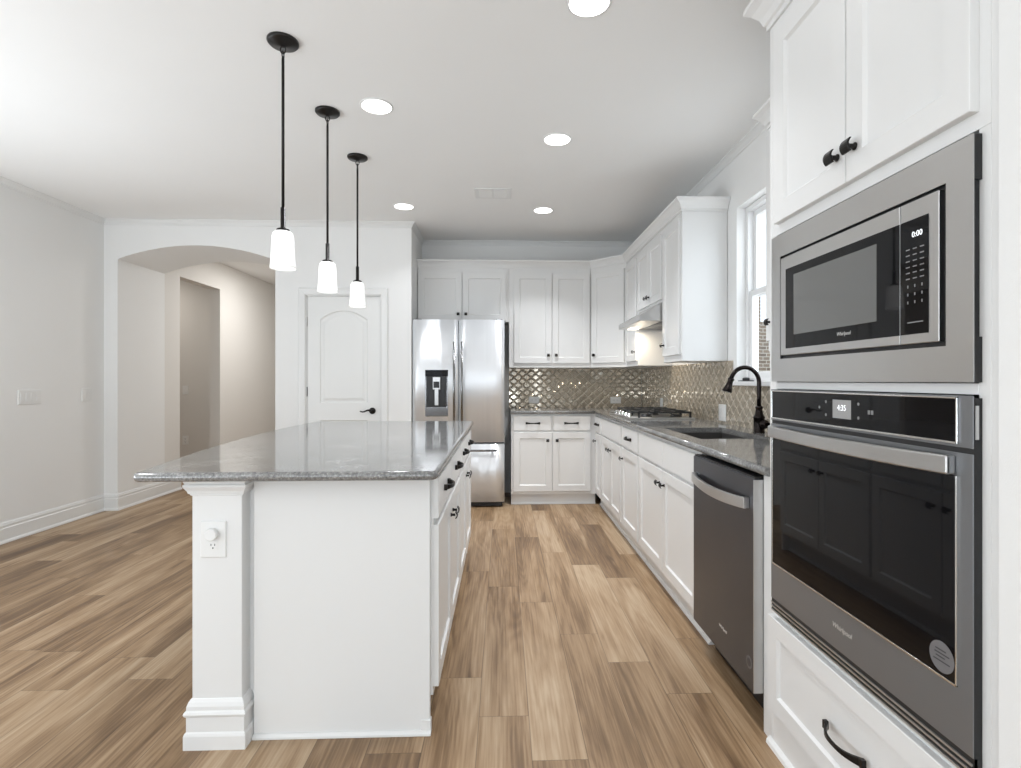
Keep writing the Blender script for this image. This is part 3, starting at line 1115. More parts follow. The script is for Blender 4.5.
for k in range(3):
    y0 = KY0 + 0.018 + k * 0.2425
    y1 = y0 + 0.239
    x0, x1 = KX0 + 0.07, KX1 - 0.02
    mb = MB()
    bw = 0.011
    for yy in (y0, y1 - bw):
        mb.box(x0, x1, yy, yy + bw, gz0, gz1)
    for xx in (x0, x1 - bw, (x0 + x1 - bw) / 2):
        mb.box(xx, xx + bw, y0, y1, gz0, gz1)
    mb.box(x0, x1, (y0 + y1 - bw) / 2, (y0 + y1 + bw) / 2, gz0 + 0.002, gz1 + 0.004)
    for xx in (x0 + 0.115, x1 - 0.125):
        mb.box(xx, xx + bw, y0, y1, gz0 + 0.002, gz1 + 0.004)
    for xx in (x0, x1 - 0.016):
        for yy in (y0, y1 - 0.016):
            mb.box(xx, xx + 0.016, yy, yy + 0.016, CT + 0.0122, gz0 + 0.001)
    mb.build('grate', M['iron'], ck, bevel=0.002)
for k in range(5):
    ky = 4.145 + k * 0.11
    MB().lathe([(0.020, 0), (0.020, 0.004), (0.017, 0.006), (0.0155, 0.026), (0.012, 0.028)], (KX0 + 0.036, ky, CT + 0.012), (0, 0, 1), 18).build('control_knob', M['chrome'], ck)

# ------------------------------------------------------------------ upper cabinets
UZ0, UZ1 = 1.337, 2.352
frUB = Frame((0, 5.505, 0), (1, 0, 0), (0, -1, 0))
frUR = Frame((1.20, 0, 0), (0, -1, 0), (-1, 0, 0))
DG = Vector((1.20, 5.205, 0)) - Vector((0.90, 5.505, 0))
DL = DG.length
frUD = Frame((0.90, 5.505, 0), DG, (-DG.y * -1, 0, 0))
frUD.n = Vector((-1, -1, 0)).normalized()


def upper(fr, u0, u1, v0, v1, depth, label, doors, body=None, name='wall_cabinet', knob_bottom=True):
    p = fr.p((u0 + u1) / 2, v0, -depth / 2)
    root = thing(name, p, label, 'cabinet')
    mb_ = MB()
    if body:
        body(mb_)
    else:
        mb_.fbox(fr, u0 + 0.0005, u1 - 0.0005, v0, v1, -depth, 0)
    mb_.build('carcass', M['cab'], root, bevel=0.0015)
    for (a_, c_, b0, b1, k) in doors:
        d = shaker(fr, a_, c_, b0, b1).build('door', M['cab'], root)
        if k is not None:
            knob(fr, k, b0 + (0.08 if v0 < 1.5 else 0.062), 0.019, d)
    return root


DU0, DU1 = UZ0 + 0.045, 2.298
upper(frUB, XA + 0.002, 0.060, 1.80, UZ1, 0.302, 'white two-door wall cabinet above the refrigerator',
      [(-0.868 + 0.012, -0.418, 1.815, DU1, -0.452), (-0.408, 0.03, 1.815, DU1, -0.375)])
upper(frUB, 0.0605, 0.8985, UZ0, UZ1, 0.302, 'white two-door wall cabinet over the back counter, right of the refrigerator',
      [(0.112, 0.495, DU0, DU1, 0.46), (0.505, 0.885, DU0, DU1, 0.54)])


def diag_body(mb_):
    mb_.zprism([(0.8995, 5.505), (1.20, 5.2045), (XR - 0.003, 5.2045), (XR - 0.003, YB - 0.003), (0.8995, YB - 0.003)], UZ0, UZ1)


upper(frUD, 0, DL, UZ0, UZ1, 0.2, 'white one-door wall cabinet set diagonally across the back corner', [(0.022, DL - 0.022, DU0, DU1, 0.06)], body=diag_body)
upper(frUR, -5.204, -4.742, UZ0, UZ1, 0.307, 'narrow white wall cabinet between corner and range hood', [(-5.17, -4.77, DU0, DU1, -4.81)])
upper(frUR, -4.741, -3.991, 1.798, UZ1, 0.307, 'short white two-door wall cabinet above the range hood',
      [(-4.725, -4.37, 1.815, DU1, -4.405), (-4.362, -4.005, 1.815, DU1, -4.327)])
upper(frUR, -3.990, -3.578, UZ0, UZ1, 0.307, 'tall narrow white wall cabinet between range hood and window', [(-3.965, -3.60, DU0, DU1, -3.925)])
upper(frUR, -2.402, -YT1 - 0.002, UZ0, UZ1, 0.307, 'white wall cabinet mostly hidden behind the oven tower', [(-2.387, -1.80, DU0, DU1, -2.335)])

CCR = [(0, UZ1 - 0.012), (0.006, UZ1 - 0.012), (0.006, UZ1 + 0.002), (0.012, UZ1 + 0.006), (0.018, UZ1 + 0.024), (0.034, UZ1 + 0.046), (0.046, UZ1 + 0.056),
       (0.05, UZ1 + 0.06), (0.05, UZ1 + 0.072), (0.0, UZ1 + 0.072)]
mb = MB().sweep_xy([(XR - 0.003, 3.577), (1.199, 3.577), (1.199, 5.2045), (0.8995, 5.504), (XA + 0.003, 5.504)], CCR, side=1)
tag(mb.build('cabinet_crown_moulding', M['cab'], loc=(1.2, 5.2, UZ1)), 'white crown moulding along the top of the corner wall cabinets', 'moulding')
mb = MB().sweep_xy([(1.199, YT1 + 0.055), (1.199, 2.403), (XR - 0.003, 2.403)], CCR, side=1)
tag(mb.build('cabinet_crown_moulding', M['cab'], loc=(1.2, 2.403, UZ1)), 'white crown moulding on the cabinet between window and oven tower', 'moulding')

# ---- range hood
hd = thing('range_hood', (1.27, 4.366, 1.65), 'slim stainless range hood under the short cabinet above the cooktop', 'range hood')
prof = [(XR - 0.003, 1.652), (1.025, 1.652), (1.02, 1.658), (1.02, 1.69), (1.03, 1.70), (1.195, 1.79), (1.195, 1.797), (XR - 0.003, 1.797)]
hy0, hy1 = 3.995, 4.737
mb = MB()
mb.loft([[(x, y, z) for x, z in prof] for y in (hy0, hy1)])
mb.build('shell', M['steel'], hd, bevel=0.002)
MB().box(1.09, 1.16, 4.58, 4.68, 1.6485, 1.6515).build('lamp', M['bulb'], hd)
mb = MB()
for k in range(2):
    mb.box(1.2, 1.45, 4.03 + 0.345 * k, 4.355 + 0.345 * k, 1.6475, 1.6515)
mb.build('filter', M['steel_dark'], hd)
area('hood_lamp_light', (1.12, 4.62, 1.64), (0, 0, 0), 0.09, 0.09, 2.2, (1, 0.86, 0.66))

# ------------------------------------------------------------------ tile backsplash
def tile_sheet(name, fr, rects, origin, label, W=0.0945, P=0.084):
    """grout bed with bevelled lantern tiles; clipped to each rectangle (u0,u1,v0,v1)"""
    mb_ = MB()
    for (u0, u1, v0, v1) in rects:
        mb_.fbox(fr, u0, u1, v0, v1, 0.0005, 0.005, 1)
    me = mb_
    N = 10
    top = []
    for k in range(N + 1):
        x = -1 + 2 * k / N
        top.append((x * W / 2, P / 4 * (1 + math.cos(PI * x))))
    outl = top + [(x, -y) for x, y in top[-2:0:-1]]
    for (u0, u1, v0, v1) in rects:
        bm = bmesh.new()
        i0, i1 = int(u0 / W) - 2, int(u1 / W) + 2
        for r in range(int(v0 / (P / 2)) - 2, int(v1 / (P / 2)) + 3):
            for i in range(i0, i1 + 1):
                cu = origin[0] + (i + (0.5 if r % 2 else 0.0)) * W
                cv = r * P / 2 + origin[1]
                if cu < u0 - W / 2 or cu > u1 + W / 2 or cv < v0 - P / 2 or cv > v1 + P / 2:
                    continue
                rings = []
                for sx, sy, n in ((0.965, 0.95, 0.004), (0.955, 0.93, 0.0056), (0.83, 0.52, 0.0088), (0.80, 0.47, 0.0092)):
                    rings.append([bm.verts.new(fr.p(cu + x * sx, cv + y * sy, n)) for x, y in outl])
                n_ = len(outl)
                for a_, b2 in zip(rings, rings[1:]):
                    for k in range(n_):
                        bm.faces.new((a_[k], a_[(k + 1) % n_], b2[(k + 1) % n_], b2[k]))
                bm.faces.new(rings[-1])
        for co, no in ((fr.p(u0, 0), -fr.u), (fr.p(u1, 0), fr.u), (fr.p(0, v0), -fr.v), (fr.p(0, v1), fr.v)):
            bmesh.ops.bisect_plane(bm, geom=bm.verts[:] + bm.edges[:] + bm.faces[:], plane_co=co, plane_no=no, clear_outer=True)
        bm.verts.index_update()
        b0 = me.add([v.co for v in bm.verts])
        for f in bm.faces:
            me.face([b0 + v.index for v in f.verts], 0, False)
        bm.free()
    o = me.build(name, [M['tile'], M['grout']], loc=fr.p((rects[0][0] + rects[0][1]) / 2, CT, 0))
    return tag(o, label, 'backsplash')


frWB = Frame((0, YB, 0), (1, 0, 0), (0, -1, 0))
frWR = Frame((XR, 0, 0), (0, -1, 0), (-1, 0, 0))
tile_sheet('tile_backsplash', frWB, [(0.065, XR - 0.012, CT, UZ0 - 0.0005)], (0.02, 0.02), 'taupe lantern-tile backsplash on the back wall above the back counter')
tile_sheet('tile_backsplash', frWR, [(-YB + 0.002, -YT1 - 0.003, CT, WZ0 - 0.022), (-YB + 0.002, -WY1 - 0.051, WZ0 - 0.022, UZ0 - 0.0005),
                                     (-WY0 + 0.051, -YT1 - 0.003, WZ0 - 0.022, UZ0 - 0.0005)], (0.02, 0.02),
           'taupe lantern-tile backsplash on the right wall behind cooktop and sink')

# ------------------------------------------------------------------ outlets and switches
def plate(name, fr, u, v, n, w, h, label, cat, kind, group=None):
    root = thing(name, fr.p(u, v, n), label, cat, group)
    mb_ = slab(fr, u - w / 2, u + w / 2, v - h / 2, v + h / 2, n, 0.006)
    mb_.build('cover_plate', M['plate'], root)
    if kind[0] == 'switch':
        k = kind[1]
        for i in range(k):
            uu = u + (i - (k - 1) / 2) * 0.046
            MB().fbox(fr, uu - 0.0165, uu + 0.0165, v - 0.033, v + 0.033, n + 0.005, n + 0.0085).build('rocker', M['plate'], root, bevel=0.002)
    else:
        horiz = kind[1] == 'h'
        for s_ in (-1, 1):
            cu, cv = (u + s_ * 0.0195, v) if horiz else (u, v + s_ * 0.0195)
            sk_ = MB().fbox(fr, cu - 0.0165, cu + 0.0165, cv - 0.014 - (0.002 if horiz else 0), cv + 0.014 + (0.002 if horiz else 0), n + 0.005, n + 0.0075)
            so = sk_.build('socket', M['plate'], root, bevel=0.002)
            m3 = MB()
            for a_ in (-1, 1):
                if horiz:
                    m3.fbox(fr, cu - 0.001, cu + 0.006, cv + a_ * 0.006 - 0.0012, cv + a_ * 0.006 + 0.0012, n + 0.0074, n + 0.0079)
                else:
                    m3.fbox(fr, cu + a_ * 0.006 - 0.0012, cu + a_ * 0.006 + 0.0012, cv - 0.001, cv + 0.006, n + 0.0074, n + 0.0079)
            gu, gv = (cu - 0.008, cv) if horiz else (cu, cv - 0.008)
            m3.lathe([(0.0026, 0), (0.0026, 0.0005)], fr.p(gu, gv, n + 0.0074), fr.n, 10, sm=False)
            m3.build('slots', M['slot'], so)
    return root


TN = 0.0096
plate('outlet_plate', frWB, 0.333, 0.995, TN, 0.114, 0.070, 'white horizontal outlet on the back tile, nearer the refrigerator', 'outlet', ('outlet', 'h'))
plate('outlet_plate', frWB, 1.217, 0.992, TN, 0.114, 0.070, 'white horizontal outlet on the back tile near the corner', 'outlet', ('outlet', 'h'))
plate('outlet_plate', frWR, -5.06, 0.982, TN, 0.070, 0.114, 'white upright outlet on the right tile behind the cooktop', 'outlet', ('outlet', 'v'))
plate('switch_plate', frWR, -3.64, 0.985, TN, 0.115, 0.114, 'white switch plate on the right tile between cooktop and faucet', 'switch', ('switch', 2))
plate('switch_plate', frL, 4.36, 1.075, 0.0, 0.207, 0.114, 'wide white four-gang switch plate on the left wall', 'switch', ('switch', 4))
plate('switch_plate', frL, 4.94, 1.078, 0.0, 0.115, 0.114, 'white two-gang switch plate on the left wall beside the arch', 'switch', ('switch', 2))
frSR = Frame((0, 7.25, 0), (1, 0, 0), (0, -1, 0))
plate('switch_plate', frSR, -4.17, 1.08, 0.0, 0.075, 0.114, 'white switch plate on the wall of the room beyond the hall', 'switch', ('switch', 1))
plate('outlet_plate', frSR, -4.17, 0.42, 0.0, 0.075, 0.114, 'white outlet low on the wall of the room beyond the hall', 'outlet', ('outlet', 'v'))
frIP = Frame((0, 1.813, 0), (1, 0, 0), (0, -1, 0))
plate('outlet_plate', frIP, -0.951, 0.683, 0.0, 0.083, 0.120, 'white outlet with a plug in it on the island corner post', 'outlet', ('outlet', 'v'))
pg = thing('night_light_plug', frIP.p(-0.951, 0.706, 0.008), 'round white plug pushed into the upper socket of the island post outlet', 'plug')
MB().lathe([(0.019, 0.0078), (0.020, 0.010), (0.020, 0.022), (0.017, 0.026)], frIP.p(-0.951, 0.702, 0), frIP.n, 24).build('plug_body', M['plate'], pg)

# ------------------------------------------------------------------ refrigerator
fx0, fx1, fyf, fyb = -0.856, 0.014, 5.13, 5.78
fr_ = Frame((0, fyf, 0), (1, 0, 0), (0, -1, 0))
rf = thing('refrigerator', ((fx0 + fx1) / 2, 5.45, 0), 'stainless french-door refrigerator with water dispenser in the alcove', 'refrigerator')
MB().fbox(fr_, fx0 + 0.004, fx1 - 0.004, 0.03, 1.775, -0.66, -0.062).build('cabinet_body', M['steel_dark'], rf)
xm = -0.4215


def fridge_front(u0, u1, v0, v1, name):
    """door skin, gently crowned across its width"""
    mb_ = MB()
    K = 10
    pts = [(u0, -0.055)]
    for k in range(K + 1):
        a_ = -1 + 2 * k / K
        nn = -0.007 * a_ * a_ - (0.010 if abs(a_) == 1 else 0)
        pts.append((u0 + (u1 - u0) * (a_ + 1) / 2, nn))
    pts.append((u1, -0.055))
    mb_.loft([[fr_.p(u, v, n) for u, n in pts] for v in (v0, v1)], sm=False)
    for i in range(1, K + 1):
        mb_.S[i] = True
    return mb_.build(name, M['steel_fridge'], rf)


dl = fridge_front(fx0, xm - 0.003, 0.618, 1.783, 'door')
drr = fridge_front(xm + 0.003, fx1, 0.618, 1.783, 'door')
dd = fridge_front(fx0, fx1, 0.052, 0.602, 'freezer_drawer')
for d, xx in ((dl, xm - 0.038), (drr, xm + 0.036)):
    mb = MB().lathe([(0.0105, 0.70), (0.0105, 1.57)], fr_.p(xx, 0, 0.045), (0, 0, 1), 16)
    for z in (0.75, 1.52):
        mb.lathe([(0.008, -0.01), (0.008, 0.045)], fr_.p(xx, z, 0), fr_.n, 12)
    mb.build('handle', M['handle_steel'], d)
mb = MB().lathe([(0.0105, fx0 + 0.07), (0.0105, fx1 - 0.07)], fr_.p(0, 0.545, 0.045), (1, 0, 0), 16)
for xx in (fx0 + 0.11, fx1 - 0.11):
    mb.lathe([(0.008, -0.01), (0.008, 0.045)], fr_.p(xx, 0.545, 0), fr_.n, 12)
mb.build('handle', M['handle_steel'], dd)
# dispenser in the left door
u0, u1, v0, v1 = -0.735, -0.520, 0.865, 1.305
ds = MB().fbox(fr_, u0, u1, 1.245, v1, -0.012, 0.006).build('dispenser_panel', M['glass_black'], rf, bevel=0.002)
mb = MB()
mb.fbox(fr_, u0, u0 + 0.012, 0.955, 1.245, -0.012, 0.004)
mb.fbox(fr_, u1 - 0.012, u1, 0.955, 1.245, -0.012, 0.004)
mb.fbox(fr_, u0, u1, v0, 0.955, -0.012, 0.004)
mb.build('dispenser_frame', M['handle_steel'], rf, bevel=0.002)
MB().fbox(fr_, u0 + 0.012, u1 - 0.012, 0.955, 1.245, -0.012, 0.0008).build('dispenser_recess', M['black'], rf)
mb = MB().fbox(fr_, -0.662, -0.592, 1.12, 1.235, 0.0008, 0.014)
mb.build('dispenser_nozzle', M['steel'], rf, bevel=0.003)
MB().fbox(fr_, -0.655, -0.60, 1.135, 1.195, 0.014, 0.0155).build('dispenser_screen', M['black'], rf)
MB().fbox(fr_, -0.645, -0.61, 0.97, 1.12, 0.0008, 0.006).build('dispenser_paddle', M['steel'], rf, bevel=0.002)
mb = MB().fbox(fr_, fx0 + 0.02, fx1 - 0.02, 0.012, 0.046, -0.05, -0.02)
mb.build('base_grille', M['black'], rf)
for xx in (fx0 + 0.05, fx1 - 0.05):
    MB().lathe([(0.02, 0), (0.02, 0.03)], fr_.p(xx, 0, -0.09), (0, 0, 1), 14).build('foot', M['black'], rf)
    MB().lathe([(0.02, 0), (0.02, 0.03)], fr_.p(xx, 0, -0.60), (0, 0, 1), 14).build('foot', M['black'], rf)
for xx in (fx0 + 0.05, fx1 - 0.05):
    MB().fbox(fr_, xx - 0.03, xx + 0.03, 1.775, 1.792, -0.10, -0.045).build('hinge_cover', M['black'], rf)

# ------------------------------------------------------------------ dishwasher
dwf = Frame((0.862, 0, 0), (0, -1, 0), (-1, 0, 0))
dwy0, dwy1 = 1.828, 2.418
dwt = thing('dishwasher', (1.15, 2.12, 0), 'dark stainless dishwasher under the worktop, beside the oven tower', 'dishwasher')
MB().fbox(dwf, -dwy1 + 0.004, -dwy0 - 0.004, 0.10, 0.866, -0.60, -0.045).build('tub_body', M['black'], dwt)
mb = MB()
mb.fbox(dwf, -dwy1, -dwy0, 0.125, 0.866, -0.042, 0.0)
dwd = mb.build('door', M['steel_dark'], dwt, bevel=0.004)
MB().fbox(dwf, -dwy0 - 0.004, -dwy0 + 0.0008, 0.128, 0.863, -0.043, 0.0005).build('edge_trim', M['steel'], dwd, bevel=0.001)
MB().fbox(dwf, -dwy1 + 0.006, -dwy0 - 0.006, 0.866, 0.872, -0.04, -0.006).build('control_strip', M['black'], dwd)
mb = MB()
rings = []
K = 16
for k in range(K + 1):
    a_ = -1 + 2 * k / K
    uu = -(dwy0 + dwy1) / 2 + a_ * 0.262
    nn = 0.010 + 0.018 * (1 - a_ * a_)
    vv = 0.776 - 0.012 * (1 - a_ * a_)
    rings.append([dwf.p(uu, vv - 0.021, nn), dwf.p(uu, vv + 0.021, nn), dwf.p(uu, vv + 0.019, nn + 0.011), dwf.p(uu, vv - 0.019, nn + 0.011)])
mb.loft(rings)
for a_ in (-1, 1):
    uu = -(dwy0 + dwy1) / 2 + a_ * 0.252
    mb.fbox(dwf, uu - 0.010, uu + 0.010, 0.757, 0.795, 0.0, 0.013)
mb.build('handle', M['steel'], dwd, bevel=0.002)
text_part('logo', 'Whirlpool', dwf, -2.09, 0.232, 0.0003, 0.018, M['logo'], dwd, shear=0.2)
mb = MB().lathe([(0.022, 0), (0.022, 0.0004)], dwf.p(-1.864, 0.218, 0.0001), dwf.n, 28)
mb.build('round_sticker', M['sticker'], dwd)
MB().lathe([(0.0145, 0), (0.0145, 0.0003)], dwf.p(-1.864, 0.218, 0.0006), dwf.n, 24).build('sticker_print', M['steel_dark'], dwd)
mb = MB().fbox(dwf, -dwy1 + 0.03, -dwy0 - 0.01, 0.004, 0.098, -0.105, -0.09)
mb.build('toe_plate', M['black'], dwt)
for yy in (dwy0 + 0.05, dwy1 - 0.05):
    for dn in (-0.13, -0.52):
        MB().lathe([(0.017, 0), (0.017, 0.02), (0.01, 0.022), (0.01, 0.102)], dwf.p(-yy, 0, dn), (0, 0, 1), 12).build('levelling_foot', M['black'], dwt)
# filler panel between dishwasher and tower, and the small white return left of the dishwasher toe
tag(MB().box(0.895, 0.915, YT1 + 0.0015, dwy0 - 0.004, 0.0, CB - 0.001).build('filler_strip', M['cab'], loc=(0.905, 1.797, 0)),
    'narrow white filler strip between dishwasher and oven tower', 'filler')

# ------------------------------------------------------------------ oven tower
ft = Frame((XT, 0, 0), (0, -1, 0), (-1, 0, 0))
U0, U1 = -YT1, -YT0
tw = thing('oven_tower_cabinet', (1.2, 1.353, 0), 'tall white oven cabinet on the right with doors above and a drawer below', 'cabinet')
mb = MB()
D = XR - 0.003 - XT
mb.fbox(ft, U0, U0 + 0.019, 0, 2.395, -D, 0)
mb.fbox(ft, U1 - 0.019, U1, 0, 2.395, -D, 0)
mb.fbox(ft, U0 + 0.019, U1 - 0.019, 2.375, 2.395, -D, 0)
mb.fbox(ft, U0 + 0.019, U1 - 0.019, 0.02, 2.375, -D, -D + 0.01)
mb.fbox(ft, U0 + 0.019, U1 - 0.019, 1.675, 2.375, -0.02, 0)          # rail behind doors
mb.fbox(ft, U0 + 0.019, U1 - 0.019, 0.0, 0.452, -0.02, 0)
mb.fbox(ft, U0 + 0.019, U0 + 0.045, 0.452, 1.675, -0.02, 0)
mb.fbox(ft, U1 - 0.045, U1 - 0.019, 0.452, 1.675, -0.02, 0)
mb.fbox(ft, U0 + 0.045, U1 - 0.045, 1.178, 1.200, -0.45, 0)
mb.fbox(ft, U0 + 0.019, U1 - 0.019, 0.43, 0.452, -0.5, -0.02)
mb.build('carcass', M['cab'], tw, bevel=0.0015)
mid = -1.345
TD0, TD1 = 1.708, 2.327
for (a_, c_, kk) in ((-1.712, mid - 0.002, mid - 0.032), (mid + 0.002, -0.979, mid + 0.038)):
    d = shaker(ft, a_, c_, TD0, TD1, rail=0.062).build('door', M['cab'], tw)
    knob(ft, kk, 1.785, 0.019, d, 1.15)
d = shaker(ft, -1.747, -0.955, 0.135, 0.438, rail=0.055).build('drawer', M['cab'], tw)
pull(ft, mid, 0.282, 0.019, d, L=0.15, proj=0.034)
MB().sweep_xy([(XT - 0.0005, YT0 + 0.001), (XT - 0.0005, YT1 + 0.0005), (1.14, YT1 + 0.0005)], [(o_ * 1.25, 2.387 + (z - UZ1) * 1.2) for o_, z in CCR], side=1).build('crown_moulding', M['cab'], tw)
mb = MB()
mb.loft([[ft.p(u, v, n) for v, n in ((0, 0), (0, 0.014), (0.012, 0.012), (0.02, 0.004), (0.022, 0))] for u in (U0, U1)])
mb.build('base_shoe', M['cab'], tw)

# ---- built-in microwave
fm = Frame((0.872, 0, 0), (0, -1, 0), (-1, 0, 0))
mw = thing('microwave', (1.1, 1.345, 1.2), 'stainless built-in microwave with trim frame in the oven tower', 'microwave')
mu0, mu1, mv0, mv1 = -1.725, -0.972, 1.2015, 1.664
gu0, gu1, gv0, gv1 = -1.671, -1.034, 1.273, 1.594
mb = MB()
TH_ = -0.0175
TF_ = -0.0022
mb.fbox(fm, mu0, gu0, mv0, mv1, TF_, 0)
mb.fbox(fm, gu1, mu1, mv0, mv1, TF_, 0)
mb.fbox(fm, gu0, gu1, mv0, gv0, TF_, 0)
mb.fbox(fm, gu0, gu1, gv1, mv1, TF_, 0)
mb.build('trim_frame', M['steel'], mw)
MB().fbox(fm, gu0 - 0.003, gu1 + 0.003, gv0 - 0.003, gv1 + 0.003, -0.40, -0.010).build('body', M['black'], mw)
iu0, iu1, iv0, iv1 = -1.661, -1.046, 1.283, 1.585
sp_ = -1.151
door = MB().fbox(fm, iu0, sp_ - 0.001, iv0, iv1, -0.0095, 0.004).build('door', M['steel'], mw, bevel=0.0015)
ctl = MB().fbox(fm, sp_ + 0.001, iu1, iv0, iv1, -0.0095, 0.004).build('control_panel', M['steel'], mw, bevel=0.0015)
MB().fbox(fm, -1.628, sp_ - 0.0015, 1.303, 1.546, 0.004, 0.0052).build('door_glass', M['glass_black'], door)
MB().fbox(fm, -1.582, -1.224, 1.3425, 1.522, 0.0052, 0.0056).build('window', M['mw_window'], door)
text_part('logo', 'Whirlpool', fm, -1.346, 1.3245, 0.0054, 0.0135, M['logo'], door, shear=0.2)
MB().fbox(fm, sp_ + 0.0015, -1.072, 1.303, 1.546, 0.004, 0.0052).build('keypad_glass', M['glass_black'], ctl)
text_part('clock_digits', '0:00', fm, -1.101, 1.513, 0.0054, 0.017, M['digit'], ctl)
mb = MB()
for r in range(6):
    for c in range(3):
        uu, vv = -1.127 + c * 0.0195, 1.484 - r * 0.0125
        mb.fbox(fm, uu - 0.0055, uu + 0.0055, vv - 0.0012, vv + 0.0012, 0.0052, 0.0055)
for r in range(3):
    for c in range(3):
        uu, vv = -1.127 + c * 0.0195, 1.405 - r * 0.017
        mb.fbox(fm, uu - 0.0015, uu + 0.0015, vv - 0.003, vv + 0.003, 0.0052, 0.0055)
mb.fbox(fm, -1.128, -1.085, 1.327, 1.3295, 0.0052, 0.0055)
mb.build('keypad_print', M['print'], ctl)
mb = MB()
mb.fbox(fm, mu0, gu0 - 0.004, mv0, mv1, TH_, TF_)
mb.fbox(fm, gu1 + 0.004, mu1 - 0.006, mv0, mv1, TH_, TF_)
mb.fbox(fm, mu1 - 0.006, mu1, mv0, mv0 + 0.085, TH_, TF_)
mb.fbox(fm, mu1 - 0.006, mu1, mv1 - 0.085, mv1, TH_, TF_)
mb.fbox(fm, gu0 - 0.004, gu1 + 0.004, mv0, gv0 - 0.004, TH_, TF_)
mb.fbox(fm, gu0 - 0.004, gu1 + 0.004, gv1 + 0.004, mv1, TH_, TF_)
mb.build('mounting_frame', M['black'], mw)

# ---- wall oven
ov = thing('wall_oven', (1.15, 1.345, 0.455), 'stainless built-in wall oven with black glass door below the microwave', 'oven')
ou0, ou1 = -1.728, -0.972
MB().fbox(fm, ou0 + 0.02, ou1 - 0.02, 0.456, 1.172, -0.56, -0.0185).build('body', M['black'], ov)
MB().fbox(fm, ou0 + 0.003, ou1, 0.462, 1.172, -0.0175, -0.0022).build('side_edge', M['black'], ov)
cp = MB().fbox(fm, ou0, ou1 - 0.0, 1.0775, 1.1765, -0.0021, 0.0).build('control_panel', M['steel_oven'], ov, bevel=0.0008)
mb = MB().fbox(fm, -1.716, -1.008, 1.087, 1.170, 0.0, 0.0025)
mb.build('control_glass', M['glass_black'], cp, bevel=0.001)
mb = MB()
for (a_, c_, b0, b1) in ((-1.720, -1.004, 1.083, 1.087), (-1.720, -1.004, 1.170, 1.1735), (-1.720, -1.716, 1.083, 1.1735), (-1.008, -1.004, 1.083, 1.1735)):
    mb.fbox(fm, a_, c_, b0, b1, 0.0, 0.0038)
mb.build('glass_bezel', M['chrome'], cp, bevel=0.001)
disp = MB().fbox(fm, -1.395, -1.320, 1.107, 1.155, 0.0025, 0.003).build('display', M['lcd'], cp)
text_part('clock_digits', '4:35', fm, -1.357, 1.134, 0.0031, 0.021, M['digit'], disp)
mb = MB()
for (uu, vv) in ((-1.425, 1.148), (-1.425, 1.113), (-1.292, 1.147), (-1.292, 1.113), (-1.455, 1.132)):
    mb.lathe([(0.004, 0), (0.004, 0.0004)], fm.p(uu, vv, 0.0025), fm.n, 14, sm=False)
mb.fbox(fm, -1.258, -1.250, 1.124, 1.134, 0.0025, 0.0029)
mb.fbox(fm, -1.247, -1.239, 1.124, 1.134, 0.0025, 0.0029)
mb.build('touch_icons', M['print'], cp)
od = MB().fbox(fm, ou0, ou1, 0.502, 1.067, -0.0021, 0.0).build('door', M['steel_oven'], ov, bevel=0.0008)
MB().fbox(fm, -1.712, -1.008, 0.620, 1.022, 0.0, 0.0025).build('door_glass', M['glass_black'], od, bevel=0.001)
mb = MB()
for (a_, c_, b0, b1) in ((-1.715, -1.005, 0.616, 0.6205), (-1.715, -1.712, 0.6165, 1.022), (-1.008, -1.005, 0.6165, 1.022)):
    mb.fbox(fm, a_, c_, b0, b1, 0.0, 0.0042)
mb.build('glass_bezel', M['chrome'], od, bevel=0.0008)
mb = MB()
rings = []
for k in range(17):
    a_ = -1 + 2 * k / 16
    uu = -1.363 + a_ * 0.352
    nn = 0.010 + 0.007 * (1 - a_ * a_)
    vv = 1.042 - 0.004 * (1 - a_ * a_)
    rings.append([fm.p(uu, vv - 0.020, nn), fm.p(uu, vv + 0.020, nn), fm.p(uu, vv + 0.017, nn + 0.009), fm.p(uu, vv - 0.017, nn + 0.009)])
mb.loft(rings)
for a_ in (-1, 1):
    uu = -1.363 + a_ * 0.343
    mb.fbox(fm, uu - 0.009, uu + 0.009, 1.024, 1.060, 0.0, 0.018)
mb.build('handle', M['steel'], od, bevel=0.003)
text_part('logo', 'Whirlpool', fm, -1.361, 0.562, 0.0004, 0.019, M['logo'], od, shear=0.2)
sx = MB().lathe([(0.0305, 0), (0.0305, 0.0004)], fm.p(-1.041, 0.657, 0.0026), fm.n, 40, sm=False).build('round_sticker', M['sticker'], od)
mb = MB()
for (du, dv, w_) in ((-0.002, 0.013, 0.026), (0.001, 0.006, 0.036), (-0.003, -0.001, 0.022), (0.0, -0.009, 0.040)):
    mb.fbox(fm, -1.041 + du - w_ / 2, -1.041 + du + w_ / 2, 0.657 + dv - 0.0013, 0.657 + dv + 0.0013, 0.0030, 0.0033)
mb.build('sticker_print', M['sticker_ink'], od)
mb = MB()
for k in range(3):
    v_ = 0.4625 + k * 0.012
    mb.fbox(fm, ou0 + 0.002, ou1 - 0.002, v_, v_ + 0.0045, -0.0021, 0.002)
mb.build('vent_louvres', M['steel'], ov, bevel=0.0008)
MB().fbox(fm, ou0, ou1, 0.459, 0.502, -0.0085, -0.0024).build('vent_back', M['black'], ov)
mb = MB()
mb.fbox(Frame((0, 1.345 - 0.373, 0), (1, 0, 0), (0, -1, 0)), 0.8755, 0.8825, 1.095, 1.158, 0.0002, 0.0010)
mb.build('side_label', M['steel'], ov)

